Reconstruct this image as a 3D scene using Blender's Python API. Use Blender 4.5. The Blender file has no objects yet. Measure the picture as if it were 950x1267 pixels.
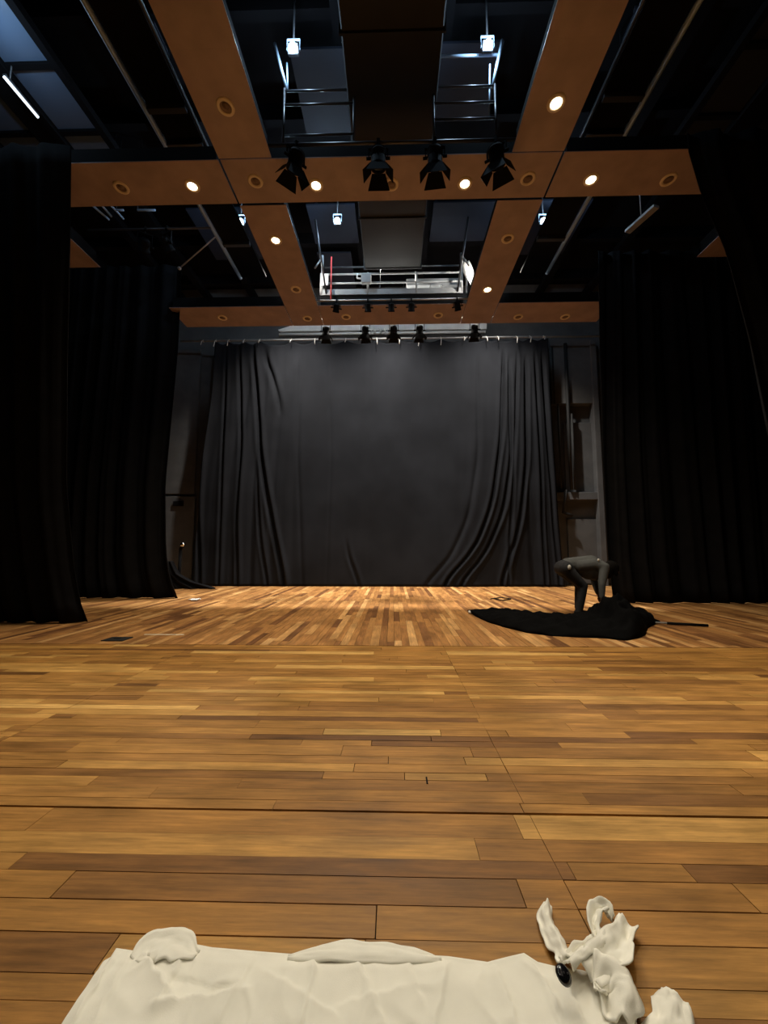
import bpy, bmesh, math, random
from mathutils import Vector, Matrix, noise

random.seed(7)
SC = bpy.context.scene
COL = SC.collection
PI = math.pi

# ------------------------------------------------------------------ camera
CH = 1.25                       # camera height above the stage floor
F = 480.0                       # focal length in pixels of the 950 x 1267 frame
VPX, VPY = 486.0, 678.0         # where lines running upstage vanish
PITCH = math.atan((VPY - 633.5) / F)
YAW = math.atan((VPX - 475.0) / F)
cam_d = bpy.data.cameras.new('camera')
cam_d.sensor_fit = 'VERTICAL'
cam_d.sensor_height = 24.0
cam_d.lens = F / 1267.0 * 24.0
cam_d.clip_start = 0.05
cam = bpy.data.objects.new('camera', cam_d)
COL.objects.link(cam)
cam.location = (0, 0, CH)
cam.rotation_euler = (PI / 2 + PITCH, 0, YAW)
SC.camera = cam
CR = cam.rotation_euler.to_matrix()
CO = Vector((0, 0, CH))


def ray(px, py):
    return CR @ Vector(((px - 475.0) / F, (633.5 - py) / F, -1.0))


def onZ(px, py, z):
    d = ray(px, py)
    return CO + d * ((z - CH) / d.z)


def onY(px, py, y):
    d = ray(px, py)
    return CO + d * (y / d.y)


CRI = CR.inverted()


def proj(p):
    q = CRI @ (Vector(p) - CO)
    if q.z > -0.05:
        return None
    return (475.0 + F * q.x / -q.z, 633.5 - F * q.y / -q.z)


# ------------------------------------------------------------------ world and view
w = bpy.data.worlds.new('world')
SC.world = w
w.use_nodes = True
w.node_tree.nodes['Background'].inputs[0].default_value = (0.5, 0.6, 0.8, 1)
w.node_tree.nodes['Background'].inputs[1].default_value = 0.0
SC.view_settings.view_transform = 'Standard'
SC.view_settings.look = 'None'
SC.view_settings.exposure = 0.0
SC.view_settings.gamma = 1.0
SC.view_settings.use_curve_mapping = False

# light levels, used by the fixtures' builders
P_DOWN = 475.0                  # one recessed downlight
P_HOUSE = 160.0                  # one downlight of the house, behind the camera
P_FLOOD = 9000.0                # the downstage-shaded flood behind the rear beam
P_WORK = 70.0                   # one cold work light
WARM = (1.0, 0.86, 0.64)
NEUTRAL = (1.0, 0.94, 0.84)
COLD = (0.55, 0.78, 1.0)


def lamp(name, kind, loc, power, color, parent=None, **kw):
    d = bpy.data.lights.new(name, kind)
    d.energy = power
    d.color = color
    for k, v in kw.items():
        if k != 'rot':
            setattr(d, k, v)
    o = bpy.data.objects.new(name, d)
    COL.objects.link(o)
    o.location = loc
    if 'rot' in kw:
        o.rotation_euler = kw['rot']
    if parent:
        o.parent = parent
    return o


# ------------------------------------------------------------------ materials
def mat(name, color, rough=0.6, metal=0.0, spec=0.5, emit=None, estr=0.0,
        var=0.0, vscale=6.0, bump=0.0, bscale=60.0, sheen=0.0, stretch=(1, 1, 1)):
    m = bpy.data.materials.new(name)
    m.use_nodes = True
    nt = m.node_tree
    b = nt.nodes['Principled BSDF']
    b.inputs['Base Color'].default_value = (*color, 1)
    b.inputs['Roughness'].default_value = rough
    b.inputs['Metallic'].default_value = metal
    b.inputs['Specular IOR Level'].default_value = spec
    if sheen:
        b.inputs['Sheen Weight'].default_value = sheen
    if emit:
        b.inputs['Emission Color'].default_value = (*emit, 1)
        b.inputs['Emission Strength'].default_value = estr
    if var or bump:
        g = nt.nodes.new('ShaderNodeNewGeometry')
        mp = nt.nodes.new('ShaderNodeMapping')
        mp.inputs['Scale'].default_value = stretch
        nt.links.new(g.outputs['Position'], mp.inputs['Vector'])
    if var:
        n = nt.nodes.new('ShaderNodeTexNoise')
        n.inputs['Scale'].default_value = vscale
        n.inputs['Detail'].default_value = 6
        nt.links.new(mp.outputs[0], n.inputs['Vector'])
        r = nt.nodes.new('ShaderNodeValToRGB')
        r.color_ramp.elements[0].position = 0.3
        r.color_ramp.elements[1].position = 0.7
        r.color_ramp.elements[0].color = (*[c * (1 - var) for c in color], 1)
        r.color_ramp.elements[1].color = (*[min(1, c * (1 + var)) for c in color], 1)
        nt.links.new(n.outputs['Fac'], r.inputs[0])
        nt.links.new(r.outputs[0], b.inputs['Base Color'])
    if bump:
        n2 = nt.nodes.new('ShaderNodeTexNoise')
        n2.inputs['Scale'].default_value = bscale
        n2.inputs['Detail'].default_value = 4
        nt.links.new(mp.outputs[0], n2.inputs['Vector'])
        bp = nt.nodes.new('ShaderNodeBump')
        bp.inputs['Strength'].default_value = bump
        bp.inputs['Distance'].default_value = 0.01
        nt.links.new(n2.outputs['Fac'], bp.inputs['Height'])
        nt.links.new(bp.outputs[0], b.inputs['Normal'])
    return m


def wood(name, along, tint=(1, 1, 1)):
    """Stage plank: tone per plank (object colour + mesh island), grain along X or Y."""
    m = bpy.data.materials.new(name)
    m.use_nodes = True
    nt = m.node_tree
    N, L = nt.nodes, nt.links
    b = N['Principled BSDF']
    geo = N.new('ShaderNodeNewGeometry')
    oi = N.new('ShaderNodeObjectInfo')
    sep = N.new('ShaderNodeSeparateColor')
    L.new(oi.outputs['Color'], sep.inputs[0])
    add = N.new('ShaderNodeMath'); add.operation = 'ADD'
    isl = N.new('ShaderNodeMath'); isl.operation = 'MULTIPLY'
    L.new(sep.outputs[1], isl.inputs[0]); L.new(geo.outputs['Random Per Island'], isl.inputs[1])
    L.new(sep.outputs[0], add.inputs[0]); L.new(isl.outputs[0], add.inputs[1])
    fr = N.new('ShaderNodeMath'); fr.operation = 'FRACT'
    L.new(add.outputs[0], fr.inputs[0])
    ramp = N.new('ShaderNodeValToRGB')
    cr = ramp.color_ramp
    cr.interpolation = 'LINEAR'
    stops = [(0.0, (0.13, 0.055, 0.016)), (0.10, (0.21, 0.093, 0.024)), (0.28, (0.305, 0.142, 0.034)),
             (0.48, (0.37, 0.180, 0.043)), (0.64, (0.345, 0.163, 0.038)), (0.82, (0.43, 0.222, 0.056)),
             (0.94, (0.50, 0.275, 0.075)), (1.0, (0.58, 0.34, 0.105))]
    stops = [(p, tuple(c_ * t_ for c_, t_ in zip(c, tint))) for p, c in stops]
    cr.elements[0].position = 0; cr.elements[0].color = (*stops[0][1], 1)
    cr.elements[1].position = 1; cr.elements[1].color = (*stops[-1][1], 1)
    for p, c in stops[1:-1]:
        e = cr.elements.new(p); e.color = (*c, 1)
    L.new(fr.outputs[0], ramp.inputs[0])
    # grain coordinates, shifted for each plank
    mul = N.new('ShaderNodeMath'); mul.operation = 'MULTIPLY'; mul.inputs[1].default_value = 53.0
    L.new(fr.outputs[0], mul.inputs[0])
    off = N.new('ShaderNodeVectorMath'); off.operation = 'ADD'
    L.new(geo.outputs['Position'], off.inputs[0]); L.new(mul.outputs[0], off.inputs[1])

    def noise_node(scale, detail, sc, rough=0.6):
        mp = N.new('ShaderNodeMapping')
        mp.inputs['Scale'].default_value = sc
        L.new(off.outputs[0], mp.inputs['Vector'])
        n = N.new('ShaderNodeTexNoise')
        n.inputs['Scale'].default_value = scale
        n.inputs['Detail'].default_value = detail
        n.inputs['Roughness'].default_value = rough
        L.new(mp.outputs[0], n.inputs['Vector'])
        return n
    s = (0.06, 1, 1) if along == 'X' else (1, 0.06, 1)
    s2 = (0.25, 1, 1) if along == 'X' else (1, 0.25, 1)
    g1 = noise_node(55, 6, s, 0.7)
    g2 = noise_node(9, 4, s2)
    # wear across planks, in world space
    wn = N.new('ShaderNodeTexNoise'); wn.inputs['Scale'].default_value = 1.6; wn.inputs['Detail'].default_value = 5
    L.new(geo.outputs['Position'], wn.inputs['Vector'])

    def val(node, lo, hi):
        r = N.new('ShaderNodeMapRange')
        r.inputs['From Min'].default_value = 0.3; r.inputs['From Max'].default_value = 0.7
        r.inputs['To Min'].default_value = lo; r.inputs['To Max'].default_value = hi
        L.new(node.outputs['Fac'], r.inputs['Value'])
        return r
    prod = None
    for r in (val(g1, 0.66, 1.26), val(g2, 0.70, 1.26), val(wn, 0.84, 1.14)):
        if prod is None:
            prod = r
        else:
            k = N.new('ShaderNodeMath'); k.operation = 'MULTIPLY'
            L.new(prod.outputs[0], k.inputs[0]); L.new(r.outputs[0], k.inputs[1])
            prod = k
    vm = N.new('ShaderNodeVectorMath'); vm.operation = 'SCALE'
    L.new(ramp.outputs[0], vm.inputs[0]); L.new(prod.outputs[0], vm.inputs['Scale'])
    L.new(vm.outputs[0], b.inputs['Base Color'])
    rr = val(g2, 0.40, 0.56)
    L.new(rr.outputs[0], b.inputs['Roughness'])
    b.inputs['Specular IOR Level'].default_value = 0.22
    bp = N.new('ShaderNodeBump'); bp.inputs['Strength'].default_value = 0.12; bp.inputs['Distance'].default_value = 0.004
    L.new(g1.outputs['Fac'], bp.inputs['Height']); L.new(bp.outputs[0], b.inputs['Normal'])
    return m


M = {
    'plank_x': wood('plank_across', 'X'),
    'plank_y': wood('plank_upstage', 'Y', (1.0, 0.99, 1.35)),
    'subfloor': mat('subfloor', (0.02, 0.011, 0.006), 0.9),
    'veneer': mat('beam_veneer', (0.32, 0.235, 0.225), 0.45, var=0.14, vscale=3.0, stretch=(1, 1, 1)),
    'black_paint': mat('black_paint', (0.005, 0.005, 0.0055), 0.9, spec=0.1, var=0.2, vscale=3),
    'wall_black': mat('wall_black', (0.095, 0.096, 0.10), 0.85, var=0.15, vscale=2.5, bump=0.15, bscale=40),
    'ceil': mat('ceiling_panel', (0.008, 0.012, 0.024), 0.7, var=0.2, vscale=1.5),
    'joist': mat('joist', (0.004, 0.004, 0.005), 0.9, spec=0.1),
    'velvet': mat('black_drape', (0.0085, 0.0085, 0.0095), 0.95, spec=0.04, var=0.2, vscale=4, bump=0.1, bscale=250),
    'backdrop': mat('backdrop_cloth', (0.0122, 0.0130, 0.0158), 0.95, spec=0.06, var=0.16, vscale=1.3, bump=0.12, bscale=200),
    'pile': mat('pile_cloth', (0.003, 0.003, 0.0033), 0.9, spec=0.03, var=0.2, vscale=6),
    'steel': mat('galvanised_steel', (0.36, 0.37, 0.38), 0.5, metal=0.2, var=0.15, vscale=8),
    'grey_paint': mat('grey_paint', (0.34, 0.35, 0.36), 0.6, var=0.12, vscale=5),
    'dark_steel': mat('dark_steel', (0.06, 0.063, 0.07), 0.4, metal=0.5),
    'alu': mat('aluminium', (0.33, 0.44, 0.58), 0.45, metal=0.2),  # pale tubes and bars; cold work-light blue put into the base colour
    'duct': mat('duct_black', (0.013, 0.013, 0.0135), 0.75, var=0.2, vscale=2),
    'lantern': mat('lantern_black', (0.004, 0.004, 0.0045), 0.8, spec=0.12),
    'lens': mat('lens_glass', (0.05, 0.055, 0.06), 0.08, spec=0.8),
    'ring': mat('downlight_ring', (0.72, 0.60, 0.46), 0.5),
    'cup': mat('downlight_cup', (0.16, 0.10, 0.065), 0.5),
    'lit': mat('downlight_lit', (1, 0.9, 0.7), 0.5, emit=(1.0, 0.86, 0.58), estr=9.0),
    'work_lit': mat('work_light_lit', (0.8, 0.9, 1), 0.5, emit=(0.62, 0.86, 1.0), estr=14.0),
    'glaze': mat('roof_glazing', (0.08, 0.12, 0.19), 0.4),
    'tube_lit': mat('tube_lit', (0.8, 0.9, 1), 0.5, emit=(0.75, 0.88, 1.0), estr=2.5),
    'flood_lit': mat('flood_lit', (1, 1, 1), 0.5, emit=(1.0, 0.92, 0.8), estr=3.0),
    'white': mat('white_card', (0.75, 0.75, 0.73), 0.7),
    'white_tie': mat('white_tie', (0.7, 0.69, 0.66), 0.8),
    'red': mat('red_tube', (0.55, 0.05, 0.05), 0.5),
    'cream': mat('cream_cotton', (0.88, 0.86, 0.77), 0.9, spec=0.15, var=0.05, vscale=9, bump=0.06, bscale=300),
    'button': mat('black_button', (0.006, 0.006, 0.008), 0.12, spec=0.7),
    'button_hole': mat('button_rim', (0.02, 0.02, 0.025), 0.3),
    'skin': mat('skin', (0.16, 0.085, 0.055), 0.6),
    'shirt': mat('grey_shirt', (0.075, 0.079, 0.082), 0.9, spec=0.2, var=0.12, vscale=14),
    'trouser': mat('dark_trousers', (0.022, 0.023, 0.027), 0.9, spec=0.2, var=0.2, vscale=16),
    'hair': mat('dark_hair', (0.0035, 0.0028, 0.0025), 0.85, spec=0.1),
    'shoe': mat('black_shoe', (0.01, 0.01, 0.011), 0.5),
    'plate': mat('floor_plate', (0.012, 0.012, 0.012), 0.5),
    'chrome': mat('chrome', (0.7, 0.7, 0.7), 0.15, metal=1.0),
    'tape': mat('pale_tape', (0.62, 0.55, 0.42), 0.8),
    'board': mat('grey_sheet', (0.78, 0.79, 0.79), 0.7, var=0.08, vscale=4),
}


# ------------------------------------------------------------------ mesh helpers
class MB:
    def __init__(self):
        self.bm = bmesh.new()

    def quad(self, pts, mi=0):
        f = self.bm.faces.new([self.bm.verts.new(p) for p in pts])
        f.material_index = mi
        return self

    def box(self, a, b, mi=0, rot=None, bevel=0.0):
        x0, x1 = sorted((a[0], b[0])); y0, y1 = sorted((a[1], b[1])); z0, z1 = sorted((a[2], b[2]))
        c = Vector(((x0 + x1) / 2, (y0 + y1) / 2, (z0 + z1) / 2))
        m = Matrix.Translation(c) @ (rot.to_4x4() if rot else Matrix()) @ Matrix.Diagonal((x1 - x0, y1 - y0, z1 - z0, 1))
        r = bmesh.ops.create_cube(self.bm, size=1.0, matrix=m)
        vs = r['verts']
        fs = {f for v in vs for f in v.link_faces}
        for f in fs:
            f.material_index = mi
        if bevel:
            es = list({e for v in vs for e in v.link_edges})
            bmesh.ops.bevel(self.bm, geom=es, offset=bevel, segments=1, affect='EDGES', profile=0.5)
        return self

    def cyl(self, p0, p1, r0, r1=None, seg=12, mi=0, caps=True):
        p0 = Vector(p0); p1 = Vector(p1)
        r1 = r0 if r1 is None else r1
        d = (p1 - p0)
        if d.length < 1e-6:
            return self
        q = d.to_track_quat('Z', 'Y').to_matrix()
        A, B = [], []
        for i in range(seg):
            a = 2 * PI * i / seg
            v = q @ Vector((math.cos(a), math.sin(a), 0))
            A.append(self.bm.verts.new(p0 + v * r0)); B.append(self.bm.verts.new(p1 + v * r1))
        for i in range(seg):
            j = (i + 1) % seg
            f = self.bm.faces.new((A[i], A[j], B[j], B[i])); f.smooth = True; f.material_index = mi
        if caps:
            f = self.bm.faces.new(A[::-1]); f.material_index = mi
            f = self.bm.faces.new(B); f.material_index = mi
        return self

    def tube(self, pts, r, seg=8):
        for a, b in zip(pts[:-1], pts[1:]):
            self.cyl(a, b, r, seg=seg)
        return self

    def lathe(self, prof, mtx=None, seg=20, mi=0):
        mtx = mtx or Matrix()
        rows = []
        for r, z in prof:
            rows.append([self.bm.verts.new(mtx @ Vector((r * math.cos(2 * PI * i / seg), r * math.sin(2 * PI * i / seg), z)))
                         for i in range(seg)])
        for A, B in zip(rows[:-1], rows[1:]):
            for i in range(seg):
                j = (i + 1) % seg
                f = self.bm.faces.new((A[i], A[j], B[j], B[i])); f.smooth = True; f.material_index = mi
        return self

    def sphere(self, c, r, sc=(1, 1, 1), seg=14):
        m = Matrix.Translation(c) @ Matrix.Diagonal((*sc, 1))
        rr = bmesh.ops.create_uvsphere(self.bm, u_segments=seg, v_segments=seg // 2 + 2, radius=r, matrix=m)
        for v in rr['verts']:
            for f in v.link_faces:
                f.smooth = True
        return self

    def grid(self, rows, smooth=True):
        V = [[self.bm.verts.new(p) for p in r] for r in rows]
        for A, B in zip(V[:-1], V[1:]):
            for i in range(len(A) - 1):
                f = self.bm.faces.new((A[i], A[i + 1], B[i + 1], B[i])); f.smooth = smooth
        return self

    def build(self, name, material, parent=None, origin=None):
        bmesh.ops.recalc_face_normals(self.bm, faces=self.bm.faces)
        me = bpy.data.meshes.new(name)
        if origin is not None:
            bmesh.ops.translate(self.bm, verts=self.bm.verts, vec=-Vector(origin))
        self.bm.to_mesh(me); self.bm.free()
        for m in (material if isinstance(material, (list, tuple)) else [material]):
            me.materials.append(M[m])
        o = bpy.data.objects.new(name, me)
        COL.objects.link(o)
        if origin is not None:
            o.location = origin
        if parent:
            o.parent = parent
        return o


def tag(o, label=None, cat=None, group=None, kind=None):
    if label: o['label'] = label
    if cat: o['category'] = cat
    if group: o['group'] = group
    if kind: o['kind'] = kind
    return o


def empty(name, loc, rz=0.0):
    o = bpy.data.objects.new(name, None)
    COL.objects.link(o)
    o.location = loc
    o.rotation_euler = (0, 0, rz)
    o.empty_display_size = 0.1
    return o


def lerp(a, b, t):
    return a + (b - a) * t


def interp(tab, x):
    if x <= tab[0][0]: return tab[0][1]
    for (a, va), (b, vb) in zip(tab[:-1], tab[1:]):
        if x <= b:
            return lerp(va, vb, (x - a) / (b - a))
    return tab[-1][1]


def nz(x, y=0.0, z=0.0):
    return noise.noise(Vector((x, y, z)))


# ------------------------------------------------------------------ room shell
X0, X1, YB, YF = -9.6, 9.6, 13.5, -6.0
ZC = CH + 9.6
SEAM1, SEAM2 = 1.97, onZ(486, 799, 0).y
JOINTS = [-8.93, -5.74, -2.55, 0.64, 3.83, 7.02]

floor = MB().box((X0, YF, -0.12), (X1, YB, -0.032)).build('floor', 'subfloor')
tag(floor, 'worn brown hardwood plank stage floor', 'floor', kind='structure')

planks = []     # (x0, x1, y0, y1, along, tone)
rng = random.Random(21)


def rows_between(y0, y1):
    out = []
    y = y0
    while y < y1 - 0.05:
        h = rng.choice((0.07, 0.085, 0.09, 0.10, 0.12))
        if y + h > y1 - 0.05:
            h = y1 - y
        out.append((y, y + h))
        y += h
    return out


for ya, yb in ((YF, SEAM1 - 0.006), (SEAM1 + 0.006, SEAM2 - 0.006)):
    for (a, b) in rows_between(ya, yb):
        x = X0 - rng.random()
        while x < X1:
            ln = rng.choice((0.45, 0.8, 1.2, 1.7, 2.2, 2.6))
            e = min(x + ln, X1)
            tone = min(0.98, max(0.02, rng.gauss(0.5, 0.26))) if rng.random() < 0.75 else rng.random() * 0.98
            cuts = [max(x, X0)] + [j for j in JOINTS if max(x, X0) + 0.04 < j < e - 0.04] + [e]
            for c0, c1 in zip(cuts[:-1], cuts[1:]):
                if c1 - c0 > 0.02:
                    planks.append((c0, c1, a, b, 'X', tone))
            x += ln
x = X0
while x < X1 - 0.03:
    wd = min(rng.choice((0.085, 0.10, 0.11, 0.12)), X1 - x)
    y = SEAM2 + 0.006 - rng.random() * 1.2
    while y < YB:
        ln = rng.choice((0.7, 1.0, 1.4, 1.9, 2.4))
        a, b = max(y, SEAM2 + 0.006), min(y + ln, YB)
        if b - a > 0.02:
            planks.append((x, x + wd, a, b, 'Y', rng.random()))
        y += ln
    x += wd


def plank_area(p):
    c = [proj((p[i], p[j], 0)) for i, j in ((0, 2), (1, 2), (1, 3), (0, 3))]
    if any(q is None for q in c):
        return 0
    cc = [(min(950, max(0, q[0])), min(1267, max(0, q[1]))) for q in c]
    s = 0
    for i in range(4):
        j = (i + 1) % 4
        s += cc[i][0] * cc[j][1] - cc[j][0] * cc[i][1]
    return abs(s) / 2


planks.sort(key=plank_area, reverse=True)
unit = {}
for k, mk in (('X', 'plank_x'), ('Y', 'plank_y')):
    u = MB().box((-0.5, -0.5, -1), (0.5, 0.5, 0))
    bmesh.ops.recalc_face_normals(u.bm, faces=u.bm.faces)
    me = bpy.data.meshes.new('plank'); u.bm.to_mesh(me); u.bm.free(); me.materials.append(M[mk])
    unit[k] = me
rest = bmesh.new()
for i, (a, b, c, d, al, tone) in enumerate(planks):
    gap = rng.choice((0.0006, 0.001, 0.0014, 0.0028))
    dz = rng.uniform(-0.0012, 0.0)
    if i < 300 and plank_area((a, b, c, d)) > 0:
        o = bpy.data.objects.new('plank', unit[al])
        o.location = ((a + b) / 2, (c + d) / 2, dz)
        o.scale = (b - a - 2 * gap, d - c - 2 * gap, 0.03)
        o.color = (tone, 0, 0, 1)
        o.parent = floor
        COL.objects.link(o)
    else:
        m_ = Matrix.Translation(((a + b) / 2, (c + d) / 2, dz - 0.015)) @ Matrix.Diagonal((b - a - 2 * gap, d - c - 2 * gap, 0.03, 1))
        r_ = bmesh.ops.create_cube(rest, size=1.0, matrix=m_)
        mi = 0 if al == 'X' else 1
        for v in r_['verts']:
            for f in v.link_faces:
                f.material_index = mi
me = bpy.data.meshes.new('planking'); rest.to_mesh(me); rest.free()
me.materials.append(M['plank_x']); me.materials.append(M['plank_y'])
ro = bpy.data.objects.new('planking', me); COL.objects.link(ro); ro.parent = floor
ro.color = (0, 1, 0, 1); ro['kind'] = 'stuff'

for nm, a, b, lab in (
        ('wall_back', (X0, YB, 0), (X1, YB + 0.2, ZC), 'dark grey painted back wall behind the backdrop'),
        ('wall_left', (X0 - 0.2, YF, 0), (X0, YB, ZC), 'black side wall behind the left drapes'),
        ('wall_right', (X1, YF, 0), (X1 + 0.2, YB, ZC), 'black side wall behind the right drapes'),
        ('wall_front', (X0, YF - 0.2, 0), (X1, YF, ZC), 'black wall behind the camera')):
    o = MB().box(a, b).build(nm, 'wall_black' if nm == 'wall_back' else 'black_paint')
    tag(o, lab, 'wall', kind='structure')
ceil = MB().box((X0, YF, ZC), (X1, YB, ZC + 0.2)).build('ceiling', 'joist')
tag(ceil, 'dark blue grey upper ceiling above the grid', 'ceiling', kind='structure')
for i in range(11):
    y = -4.5 + i * 1.72
    MB().box((X0, y, ZC - 0.35), (X1, y + 0.16, ZC)).build('joist', 'joist', ceil)
for (xa, ya, xb, yb) in ((368, 58, 437, 165), (541, 56, 612, 152), (384, 252, 441, 300), (398, 312, 437, 360), (534, 252, 606, 300),
                         (640, 252, 712, 318), (246, 254, 322, 318), (132, 20, 196, 60), (775, 20, 835, 60)):
    zpn = CH + 8.9
    p0, p1 = onZ(xa, (ya + yb) / 2, zpn), onZ(xb, (ya + yb) / 2, zpn)
    q0, q1 = onZ(486, yb, zpn).y, onZ(486, ya, zpn).y
    MB().box((p0.x, q0, zpn), (p1.x, q1, zpn + 0.05)).box((p0.x + 0.1, (q0 + q1) / 2 - 0.03, zpn + 0.05), (p0.x + 0.16, (q0 + q1) / 2 + 0.03, ZC)).build('panel', 'ceil', ceil)
for xx in (-7.9, -6.9, -5.2, -3.1, -1.05, 0.85, 2.9, 5.2, 6.9):
    MB().box((xx, YF, ZC - 0.5), (xx + 0.22, YB, ZC - 0.3)).build('joist', 'joist', ceil)

# ------------------------------------------------------------------ wood faced ceiling beams
ZB = CH + 6.3
CB0, CB1 = onZ(486, 193, ZB).y, onZ(486, 248, ZB).y
RB0, RB1 = onZ(486, 377, ZB).y, onZ(486, 401.5, ZB).y
LX0, LX1 = onZ(183, 0, ZB).x, onZ(275, 0, ZB).x
RX0, RX1 = onZ(690, 0, ZB).x, onZ(778, 0, ZB).x


def beam(label, x0, x1, y0, y1, along, n, soft=0.02):
    root = empty('ceiling_beam', ((x0 + x1) / 2, (y0 + y1) / 2, ZB))
    tag(root, label, 'beam', kind='structure')
    cx, cy = root.location.x, root.location.y
    MB().box((x0 - cx + 0.06, y0 - cy + 0.06, 0.012), (x1 - cx - 0.06, y1 - cy - 0.06, 0.32)).build('girder', 'black_paint', root)
    for i in range(n):
        g = 0.0007
        if along == 'Y':
            a = lerp(y0, y1, i / n) + g; b = lerp(y0, y1, (i + 1) / n) - g
            MB().box((x0 - cx, a - cy, 0), (x1 - cx, b - cy, 0.012)).build('panel', 'veneer', root)
        else:
            a = lerp(x0, x1, i / n) + g; b = lerp(x0, x1, (i + 1) / n) - g
            MB().box((a - cx, y0 - cy, 0), (b - cx, y1 - cy, 0.012)).build('panel', 'veneer', root)
    return root


gp = 0.018
CXL, CXR = -6.3, 6.1
beam('wood faced beam running upstage on the left, near the camera', LX0, LX1, -4.0, CB0 - gp, 'Y', 7)
beam('wood faced beam running upstage on the right, near the camera', RX0, RX1, -4.0, CB0 - gp, 'Y', 7)
beam('wood faced cross beam across the middle of the ceiling, part between the two long beams', LX0 + 0.01, RX1 - 0.01, CB0, CB1, 'X', 6)
beam('wood faced cross beam, left end beside the left drape', CXL, LX0 - 0.025, CB0, CB1, 'X', 2)
beam('wood faced cross beam, right end beside the right drape', RX1 + 0.025, CXR, CB0 + 0.0, CB1, 'X', 2)
beam('short wood faced beam left of the gallery bay', LX0, LX1, CB1 + gp + 0.03, RB1, 'Y', 3)
beam('short wood faced beam right of the gallery bay', RX0, RX1, CB1 + gp + 0.03, RB1, 'Y', 3)
beam('rear wood faced cross beam under the gallery railing', LX1 + 0.01, RX0 - 0.01, RB0, RB1, 'X', 4)
beam('rear wood faced cross beam, left end above the backdrop', onZ(222, 395, ZB).x, LX0 - 0.02, RB0, RB1, 'X', 2)
beam('rear wood faced cross beam, right end above the backdrop', RX1 + 0.02, onZ(745, 390, ZB).x, RB0, RB1, 'X', 2)
beam('outer wood faced beam glimpsed behind the left drape', -7.5, onZ(118, 325, ZB).x, CB1 + 0.4, 8.05, 'Y', 2)
beam('outer wood faced beam glimpsed behind the right drape', onZ(862, 318, ZB).x, 7.5, CB1 + 0.4, 8.05, 'Y', 2)


# ------------------------------------------------------------------ recessed downlights
def downlight(px, py, lit, label, xy=None, power=None):
    p = onZ(px, py, ZB) if xy is None else Vector((xy[0], xy[1], ZB))
    root = empty('recessed_downlight', (p.x, p.y, ZB))
    tag(root, label, 'downlight', 'round downlights set in the wooden beams')
    MB().lathe([(0.078, -0.001), (0.080, -0.016), (0.10, -0.022), (0.124, -0.014), (0.128, 0.0)], seg=24).build('trim_ring', 'ring', root)
    MB().lathe([(0.083, -0.004), (0.055, -0.001), (0.0005, -0.0008)], seg=20).build('cup', 'cup' if not lit else 'ring', root)
    if lit:
        MB().lathe([(0.0005, -0.022), (0.066, -0.018), (0.077, -0.005)], seg=18).build('lamp_lens', 'lit', root)
        lamp('downlight_lamp', 'SPOT', (0, 0, -0.03), power or P_DOWN, WARM, root, spot_size=math.radians(125), spot_blend=0.9, shadow_soft_size=0.06)
    else:
        m_ = Matrix.Translation((0.012, -0.012, -0.008)) @ Matrix.Rotation(0.35, 4, 'X')
        MB().lathe([(0.0005, -0.012), (0.042, -0.012), (0.05, 0.006)], m_, 16).build('lamp_lens', 'cup', root)
    return root


for px, py, lit, lab in (
        (688, 127, 1, 'lit round downlight in the right long beam, nearest the camera'),
        (279, 132, 0, 'unlit round downlight in the left long beam, nearest the camera'),
        (150, 232, 0, 'unlit downlight at the left end of the cross beam'),
        (238, 230, 1, 'lit downlight in the left end of the cross beam'),
        (316, 224, 0, 'unlit downlight where the left beam meets the cross beam'),
        (391, 229, 1, 'lit downlight in the cross beam beside the leftmost barn door lantern'),
        (484, 228, 0, 'unlit downlight in the middle of the cross beam'),
        (575, 227, 1, 'lit downlight in the cross beam between the two right lanterns'),
        (653, 221, 0, 'unlit downlight where the right beam meets the cross beam'),
        (731, 222, 1, 'lit downlight in the right end of the cross beam'),
        (827, 222, 0, 'unlit downlight at the right end of the cross beam'),
        (341, 297, 1, 'lit downlight in the short beam left of the gallery'),
        (628, 295, 0, 'unlit downlight in the short beam right of the gallery'),
        (366, 358, 0, 'unlit downlight in the far part of the beam left of the gallery'),
        (603, 358, 1, 'lit downlight in the far part of the beam right of the gallery'),
        (275, 393, 0, 'unlit downlight in the left end of the rear cross beam'),
        (380, 394, 0, 'unlit downlight in the rear corner left of the gallery'),
        (428, 392, 0, 'unlit downlight in the rear cross beam below the red tube'),
        (542, 390, 0, 'unlit downlight in the rear cross beam under the gallery right half'),
        (641, 392, 0, 'unlit downlight in the right end of the rear cross beam, inner one'),
        (699, 392, 0, 'unlit downlight in the right end of the rear cross beam, outer one')):
    downlight(px, py, lit, lab)
for xb in ((LX0 + LX1) / 2, (RX0 + RX1) / 2):
    for yy in (2.6, 0.2, -2.4):
        downlight(0, 0, 1, 'lit downlight in a long beam overhead, out of frame', (xb, yy), P_HOUSE)


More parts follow.
